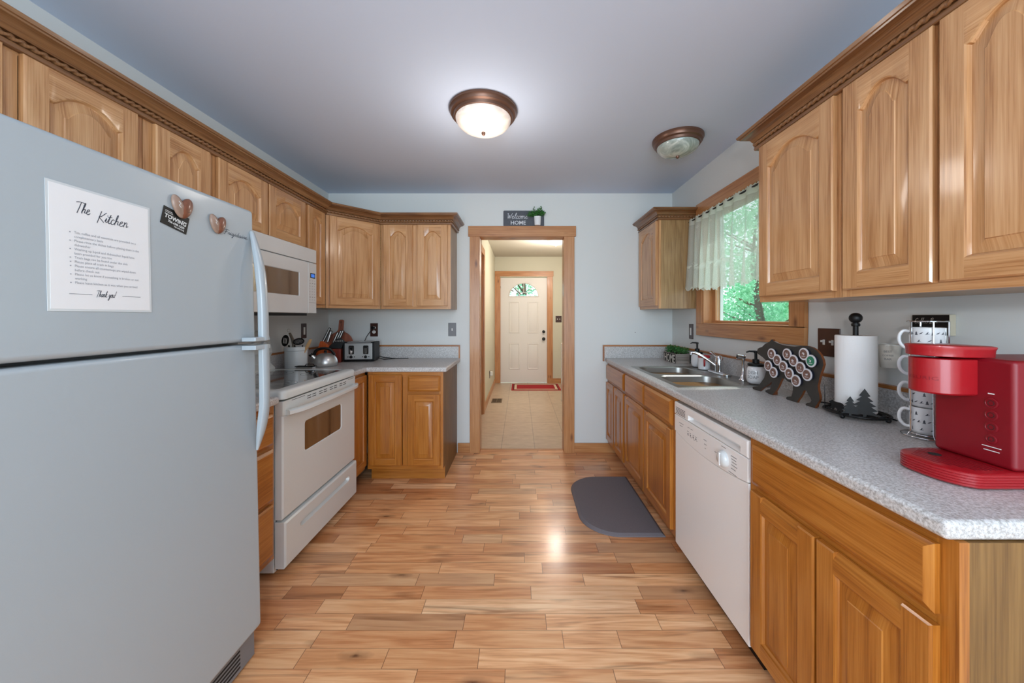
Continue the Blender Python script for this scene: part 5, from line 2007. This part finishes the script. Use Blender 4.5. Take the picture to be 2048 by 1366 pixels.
for u, v, where in pods:
    a, b = bearp(u, v)
    green = not where
    lab = 'coffee pod with green label on the bear\'s rump' if green else 'brown-labelled coffee pod ' + where
    t = thing('coffee_pod', lab, 'coffee pod', BFm @ Vector((a, b, 0)), 'coffee pods on the bear')
    m = MB(BFm).mat('podcup').lathe([(.0235, .0004), (.0250, .008), (.0250, .012)], (a, b, 0), 26)
    m.mat('foil').lathe([(.0262, .0120), (.0264, .0150), (.0205, .0155)], (a, b, 0), 30)
    m.build('pod_cup', parent=t, smooth=40)
    m = MB(BFm).mat('podgreen' if green else 'podbrown').lathe([(.0203, .0152), (.0200, .0159), (0.001, .0160)], (a, b, 0), 26)
    m.mat('foil')
    for k in range(5):
        x_, y_ = R.uniform(-.006, .006), R.uniform(-.004, .006)
        m.lathe([(R.uniform(.0015, .004), .0161), (.0005, .0163)], (a + x_, b + y_, 0), 7)
    m.box(a - .010, a + .010, b - .011, b - .009, .0160, .0163)
    m.build('lid_label', parent=t, smooth=40)
# white round knob behind the bear
m = MB(FR((XR, 1.475, 1.02), (0, -1, 0))).mat('switch').lathe([(.022, .0255), (.026, .030), (.026, .042), (0.001, .046)], (0, -.03, 0), 24)
tag(m.build('round_plug', smooth=40), 'white round disc peeking out behind the bear holder\'s rump', 'plug')

# paper towel ----------------------------------------------------------
hx, hy = 1.300, 1.375
th_ = thing('paper_towel_holder', 'black iron paper towel stand with bear and pine tree cutouts', 'paper towel holder', (hx, hy, CZ))
m = MB().mat('blackmetal')
zr = CZ + .016
for rr in (.088, .072):
    m.tube([(hx + rr * a, hy + rr * b * 1.18, zr) for a, b in circ(48)], .0045, 8, closed=True)
m.tube([(hx - .088, hy, zr), (hx + .088, hy, zr)], .004, 8)
m.tube([(hx, hy - .1, zr), (hx, hy + .1, zr)], .004, 8)
for a in (200, 290, 20, 110):
    m.ball((hx + .088 * math.cos(math.radians(a)), hy + .1 * math.sin(math.radians(a)), CZ + .0085), .0082)
m.build('ring_base', parent=th_, smooth=60)
m = MB().mat('blackmetal')
m.cyl((hx, hy, zr), (hx, hy, 1.262), .0085, 16)
m.ball((hx, hy, 1.272), .0205)
m.lathe([(.012, 1.240), (.014, 1.246), (.012, 1.252)], (hx, hy, 0), 16)
m.build('rod', parent=th_, smooth=60)
def cut(pts, px0, py0, sc, name, dist=.088):
    """flat black cutout standing on the ring, facing the room"""
    pass
dirv = Vector((-hx, -hy, 0)).normalized()
sidev = Vector((-dirv.y, dirv.x, 0))
if sidev.x < 0: sidev = -sidev
def cutout(name, pts, off, label=None, ang=0):
    """pts in metres (x right as seen from the camera, z up)"""
    base = Vector((hx, hy, CZ + .018)) + (Matrix.Rotation(ang, 3, 'Z') @ dirv) * .094
    u = Matrix.Rotation(ang, 3, 'Z') @ sidev
    m = MB(FR(base, u)).mat('blackmetal')
    area = sum(pts[i][0] * pts[(i + 1) % len(pts)][1] - pts[(i + 1) % len(pts)][0] * pts[i][1] for i in range(len(pts)))
    if area < 0: pts = pts[::-1]
    m.prism([(p[0] + off, p[1]) for p in pts], -.0012, .0012)
    return m.build(name, parent=th_, smooth=0)
def tree_pts(h, w):
    p = [(-.06 * w, 0), (-.06 * w, .10 * h)]
    lv = [(.50, .10), (.26, .22), (.46, .26), (.22, .38), (.40, .42), (.16, .55), (.30, .58), (.10, .72), (.2, .75), (0, 1.0)]
    l = [(-a * w, b * h) for a, b in lv]
    return p + l + [(-a, b) for a, b in l[::-1][1:]] + [(.06 * w, .10 * h), (.06 * w, 0)]
cutout('pine_tree_cutout', tree_pts(.105, .075), .024)
cutout('pine_tree_cutout', tree_pts(.072, .052), -.022, ang=.08)
bpt = [((u - 650) / 968 * .058, max(0, (1150 - v)) / 885 * .046) for u, v in outline]
cutout('bear_cutout', bpt, -.0, ang=-.62)
m = MB(FR((hx - .055, hy + .075, CZ + .018), (.5, .6, 0))).mat('blackmetal')
m.prism(tree_pts(.09, .04), -.0012, .0012)
m.build('pine_tree_cutout', parent=th_, smooth=0)
rl = thing('paper_towel_roll', 'white paper towel roll standing on the black iron holder', 'paper towels', (hx, hy, CZ + .025))
m = MB().mat('towel')
z0_, z1_ = CZ + .0215, 1.205
m.lathe([(.020, z0_), (.060, z0_), (.0615, z0_ + .003), (.0615, z1_ - .003), (.060, z1_), (.020, z1_)], (hx, hy, 0), 64)
m.mat('greywood').lathe([(.0195, z1_), (.0195, z0_)], (hx, hy, 0), 24)
m.build('towel_sheets', parent=rl, smooth=40)
m = MB().mat('black').tube(smoothline([(1.33, 1.60, CZ + .004), (1.395, 1.50, CZ + .004), (1.40, 1.42, CZ + .004), (1.38, 1.30, CZ + .004)], 5), .003, 6)
tag(m.build('counter_cord', smooth=50), 'thin black cord along the backsplash behind the bear holder', 'cord')

# coffee bar sign and hanging bucket
t = thing('coffee_sign', 'small black Coffee Bar block sign on the right wall above the mugs', 'sign', (XR, 1.223, 1.25))
SF = FR((XR, 1.223, 1.25), (0, -1, 0))
m = MB(SF).mat('signside').box(-.056, .056, -.036, .034, .0006, .021)
m.build('block', parent=t, bevel=.001)
m = MB(SF).mat('black').box(-.055, .055, -.035, .033, .0213, .0218)
m.build('face', parent=t, smooth=0)
m = MB(SF).mat('bucket')
script_text(m, 'Coffee Bar', -.048, .004, .0088, .0016, .25, zo=.0222, sx=.95)
m.build('lettering', parent=t, smooth=0)
t = thing('hanging_bucket', 'little cream metal bucket hung on the wall behind the coffee maker', 'bucket', (XR - .035, 1.345, 1.09))
m = MB().mat('bucket')
bc_ = (XR - .036, 1.345, 0)
m.lathe([(.024, 1.085), (.0245, 1.086), (.034, 1.170), (.0345, 1.171), (.033, 1.172), (.023, 1.090), (0.001, 1.089)], bc_, 32)
m.build('pail', parent=t, smooth=40)
m = MB().mat('steel').tube([(bc_[0] + .0345 * a, bc_[1] + .0345 * b, 1.172) for a, b in circ(32)], .0012, 6, closed=True)
m.build('rim_wire', parent=t)
m = MB().mat('line')
tmp = MB()
for li, (s_, sz_) in enumerate((('BEST', .011), ('COFFEE', .009), ('BAR', .011))):
    text(tmp, s_, sz_, Matrix.Translation((0, 1.143 - li * .014, 0)), 'CENTER')
a0 = math.atan2(-1.345, -bc_[0])
for f_ in tmp.f:
    P = [tmp.v[i] for i in f_]
    q = []
    for p in P:
        rr = .0246 + (p.y - 1.086) / .084 * .0095 + .0004
        q.append((bc_[0] + rr * math.cos(a0 + p.x / rr - .1), bc_[1] + rr * math.sin(a0 + p.x / rr - .1), p.y))
    m.face(q)
m.build('lettering', parent=t, smooth=0)

# mug tower ------------------------------------------------------------
gx, gy = 1.302, 1.135
rk = thing('mug_rack', 'chrome wire rack holding a tower of four white mugs', 'mug rack', (gx, gy, CZ))
m = MB().mat('chrome')
for rr, zz in ((.058, CZ + .004), (.040, CZ + .010)):
    m.tube([(gx + rr * a, gy + rr * b, zz) for a, b in circ(40)], .0022, 6, closed=True)
m.tube([(gx + .045 * a, gy + .045 * b, 1.262) for a, b in circ(40)], .0020, 6, closed=True)
for ang in (172, 238, 305, 60):
    a_ = math.radians(ang)
    ca, sa = math.cos(a_), math.sin(a_)
    m.tube([(gx + .058 * ca, gy + .058 * sa, CZ + .004), (gx + .045 * ca, gy + .045 * sa, CZ + .020), (gx + .045 * ca, gy + .045 * sa, 1.262)], .0022, 6)
m.tube([(gx - .045, gy, 1.262), (gx + .045, gy, 1.262)], .0020, 6)
m.build('wire_frame', parent=rk, smooth=60)
names_ = ['bottom', 'third from top', 'second from top', 'top']
mh = .0835
hd = Vector((-.62, .30, 0)).normalized()
hd = Vector((-.80, .60, 0)).normalized()
for k in range(4):
    z = CZ + .0125 + k * (mh + .0012)
    lab = {0: 'white mug with small print at the bottom of the wire rack', 1: 'white mug second from the bottom of the wire rack', 2: 'white mug mostly hidden behind the red coffee maker head', 3: 'white mug with small print at the top of the wire rack'}[k]
    t = thing('stacked_mug', lab, 'mug', (gx, gy, z), 'white mugs in the wire rack')
    m = MB().mat('ceramic').lathe([(.034, 0), (.038, .004), (.0405, .010), (.0405, mh - .001), (.0385, mh), (.0375, mh - .003), (.0365, .010), (0.001, .007)], (gx, gy, z), 36)
    m.build('cup', parent=t, smooth=40)
    m = MB().mat('ceramic')
    m.tube(smoothline([(gx + hd.x * q, gy + hd.y * q, z + h_) for q, h_ in ((.038, .070), (.053, .072), (.062, .056), (.061, .034), (.050, .018), (.038, .016))], 5), .0048, 10)
    m.build('handle', parent=t, smooth=60)
    m = MB().mat('mugprint')
    a0 = math.atan2(-gy, -gx)
    for j in range(-4, 5):
        for r2 in range(3):
            an = a0 + j * .30 + (.15 if r2 % 2 else 0)
            zc = z + .017 + r2 * .024
            kind = (j + r2) % 3
            if (j * 2 + r2 * 3 + k) % 4 == 0: continue
            shp = {0: [(-.004, -.005), (.004, -.005), (.0015, 0), (.003, 0), (0, .007), (-.003, 0), (-.0015, 0)], 1: [(-.006, -.003), (.0, -.001), (.004, .004), (.001, .003), (-.003, .001)],
                   2: [(-.005, -.004), (.005, -.002), (.005, -.001), (.001, -.001), (.003, .004), (.0, .003), (-.002, -.001)]}[kind]
            rr = .0409
            m.face([(gx + rr * math.cos(an + x_ / rr), gy + rr * math.sin(an + x_ / rr), zc + y_) for x_, y_ in shp])
    m.build('mug_print', parent=t, smooth=0)

# red coffee maker -----------------------------------------------------
cm = thing('coffee_maker', 'bright red single-serve coffee maker at the right end of the worktop', 'coffee maker', (1.15, .86, CZ))
KF = FR((0, 0, 0), (1, 0, 0), (0, 1, 0))
m = MB().mat('red')
def base_pts(d, zz):
    x0, x1, y0, y1 = .974 + d, 1.36 - d, .783 + d, .946 - d
    pts = []
    for cx_, cy_, r_x, r_y, a0_ in ((x1 - .01, y0 + .01, .01, .01, -90), (x1 - .01, y1 - .01, .01, .01, 0), (x0 + .075, y1 - .055, .075, .055, 90), (x0 + .052, y0 + .075, .052, .075, 180)):
        for i in range(11):
            a = math.radians(a0_ + 9 * i)
            pts.append((cx_ + r_x * math.cos(a), cy_ + r_y * math.sin(a), zz))
    return pts
zz = CZ + .001
prof = [base_pts(.004, zz), base_pts(.001, zz + .003)]
for k in range(5):
    b = zz + .003 + k * .006
    prof += [base_pts(0, b + .001), base_pts(0, b + .005), base_pts(.0012, b + .0055), base_pts(.0012, b + .006)]
prof += [base_pts(.0005, zz + .034), base_pts(.004, zz + .036)]
m.loops(prof, close0=True, close1=True)
bs = m.build('drip_base', parent=cm, smooth=30)
m = MB().mat('redsat')
for k in range(9):
    m.box(.992 + k * .0115, .997 + k * .0115, .80 + max(0, 3 - k) * .014, .900 + min(k, 5) * .007, zz + .0361, zz + .0368)
m.mat('dark').prism([(1.045 + .012 * a, .895 + .012 * b) for a, b in circ(16)], zz + .037, zz + .0376)
m.build('drip_tray', parent=cm, smooth=0)
m = MB().mat('redsat').box(1.100, 1.36, .788, .946, zz + .036, 1.178)
m.build('machine_body', parent=cm, bevel=.010, seg=4)
m = MB().mat('red')
hc = (1.064, .903)
def head_pts(r, xb):
    p = []
    for i in range(25):
        a = math.radians(90 + 180 * i / 24)
        p.append((hc[0] + r * math.cos(a), hc[1] + r * math.sin(a) * .92))
    return p + [(xb, hc[1] - r * .92), (xb, hc[1] + r * .92)]
def lid_pts(r):
    p = []
    for i in range(25):
        a = math.radians(90 + 180 * i / 24)
        p.append((hc[0] + r * math.cos(a), hc[1] + r * math.sin(a) * .97))
    e = r - .058
    for i in range(9):
        a = math.radians(-90 + 90 * i / 8)
        p.append((1.125 + e + .03 * math.cos(a), hc[1] - r * .97 + .03 + .03 * math.sin(a)))
    for i in range(9):
        a = math.radians(90 * i / 8)
        p.append((1.125 + e + .03 * math.cos(a), hc[1] + r * .97 - .03 + .03 * math.sin(a)))
    return p
m.loops([[(x_, y_, z_) for x_, y_ in head_pts(r_i, 1.0995)] for r_i, z_ in ((.050, 1.086), (.0545, 1.090), (.0545, 1.172), (.052, 1.1735))], close0=True, close1=True)
hdo = m.build('brew_head', parent=cm, smooth=35)
m = MB().mat('red')
m.loops([[(x_, y_, z_ + (x_ - 1.0) * -.02) for x_, y_ in lid_pts(r_i)] for r_i, z_ in ((.055, 1.1795), (.058, 1.181), (.0585, 1.197), (.0605, 1.203), (.0600, 1.206), (.055, 1.208))], close0=True, close1=True)
m.build('lid', parent=cm, smooth=35)
# embossed letters on the head
tmp = MB()
text(tmp, 'KEURIG', .0125, Matrix.Translation((0, 1.120, 0)), 'CENTER', sx=1.6)
m = MB().mat('redsat')
a0 = math.atan2(-hc[1], -hc[0])
for f_ in tmp.f:
    q = []
    for i in f_:
        p = tmp.v[i]
        an = a0 + p.x / .055 - .55
        q.append((hc[0] + .0548 * math.cos(an), hc[1] + .0548 * math.sin(an) * .92, p.y))
    m.face(q)
m.build('embossed_letters', parent=hdo, smooth=0)
# button column on the front
BF2 = FR((1.100, .828, 0), (0, -1, 0))
m = MB(BF2).mat('redpaint')
for zc, rr in ((1.075, .0125), (1.047, .0125), (1.019, .0125), (.991, .0105)):
    b_ = MB(BF2).mat('redsat').lathe([(rr, .0003), (rr, .0015), (rr * .8, .0022), (rr * .76, .0014), (0.001, .0013)], (0, zc, 0), 24)
    b_.mat('dark').tube([(rr * .45 * a, zc + rr * .45 * b, .0016) for a, b in circ(14)], .0006, 5, closed=True)
    b_.build('button', parent=cm, smooth=50)
m = MB(BF2).mat('switch')
m.box(-.006, .005, 1.0955, 1.098, .0003, .0010)
m.box(-.017, .017, .972, .9737, .0003, .0010)
m.box(-.014, .014, .963, .9647, .0003, .0010)
m.build('indicator_marks', parent=cm, smooth=0)

# ================================================================== outdoors
m = MB().mat('grass')
m.face([(XR + T, -6, -.9), (30, -6, -.9), (30, 26, -.9), (XR + T, 26, -.9)])
m.face([(-14, HY + T, -.2), (XR + T, HY + T, -.2), (XR + T, 26, -.2), (-14, 26, -.2)])
struct(m.build('ground_outside', smooth=0))
def tree(x, y, z, h, r, n, label, leaf=.11):
    t = thing('tree', label, 'tree', (x, y, z), 'trees outside the windows')
    m = MB().mat('bark')
    pts = smoothline([(x, y, z), (x + .1, y + .05, z + h * .35), (x - .05, y + .1, z + h * .7), (x, y, z + h)], 4)
    m.tube(pts, [.11 * (1 - .8 * i / (len(pts) - 1)) for i in range(len(pts))], 10)
    for k in range(9):
        a = R.uniform(0, 6.28); hh_ = z + h * R.uniform(.25, .9)
        m.tube([(x, y, hh_), (x + r * .7 * math.cos(a), y + r * .7 * math.sin(a), hh_ + r * .35)], [.035, .01], 6)
    m.build('trunk', parent=t, smooth=60)
    m = MB()
    cs = []
    for _ in range(26):
        a, q = R.uniform(0, 6.28), R.random() ** .5
        cs.append((x + r * q * math.cos(a), y + r * q * math.sin(a), z + h * R.uniform(.12, 1.05)))
    leaves(m, cs, n // 26, (r * .42, r * .42, r * .36), leaf, 'treeleaf', 0)
    m.build('foliage', parent=t, smooth=0, merge=False)
tree(4.45, 6.5, -.9, 3.9, 1.05, 6500, 'leafy green tree nearest outside the kitchen window', .075)
tree(6.6, 9.9, -.9, 5.0, 1.2, 6500, 'leafy green tree behind the middle of the kitchen window', .09)
tree(8.2, 6.3, -.9, 4.4, 1.2, 3600, 'green tree to the far right outside the kitchen window', .1)
tree(10.2, 13.2, -.9, 6.2, 1.7, 5500, 'distant tree crown showing between nearer trees in the window', .13)
tree(5.6, 15.2, -.9, 6.0, 1.7, 4500, 'distant tree at the left edge of the kitchen window view', .13)
tree(14.5, 19.0, -.9, 8.5, 2.3, 5000, 'farthest tall tree of the wood behind the house', .18)
tree(9.3, 19.6, -.9, 8.0, 2.2, 4500, 'far tree standing left of the farthest tall one', .18)
tree(.1, 12.5, -.2, 5.0, 1.6, 3600, 'tree seen faintly through the fanlight of the hall front door', .12)
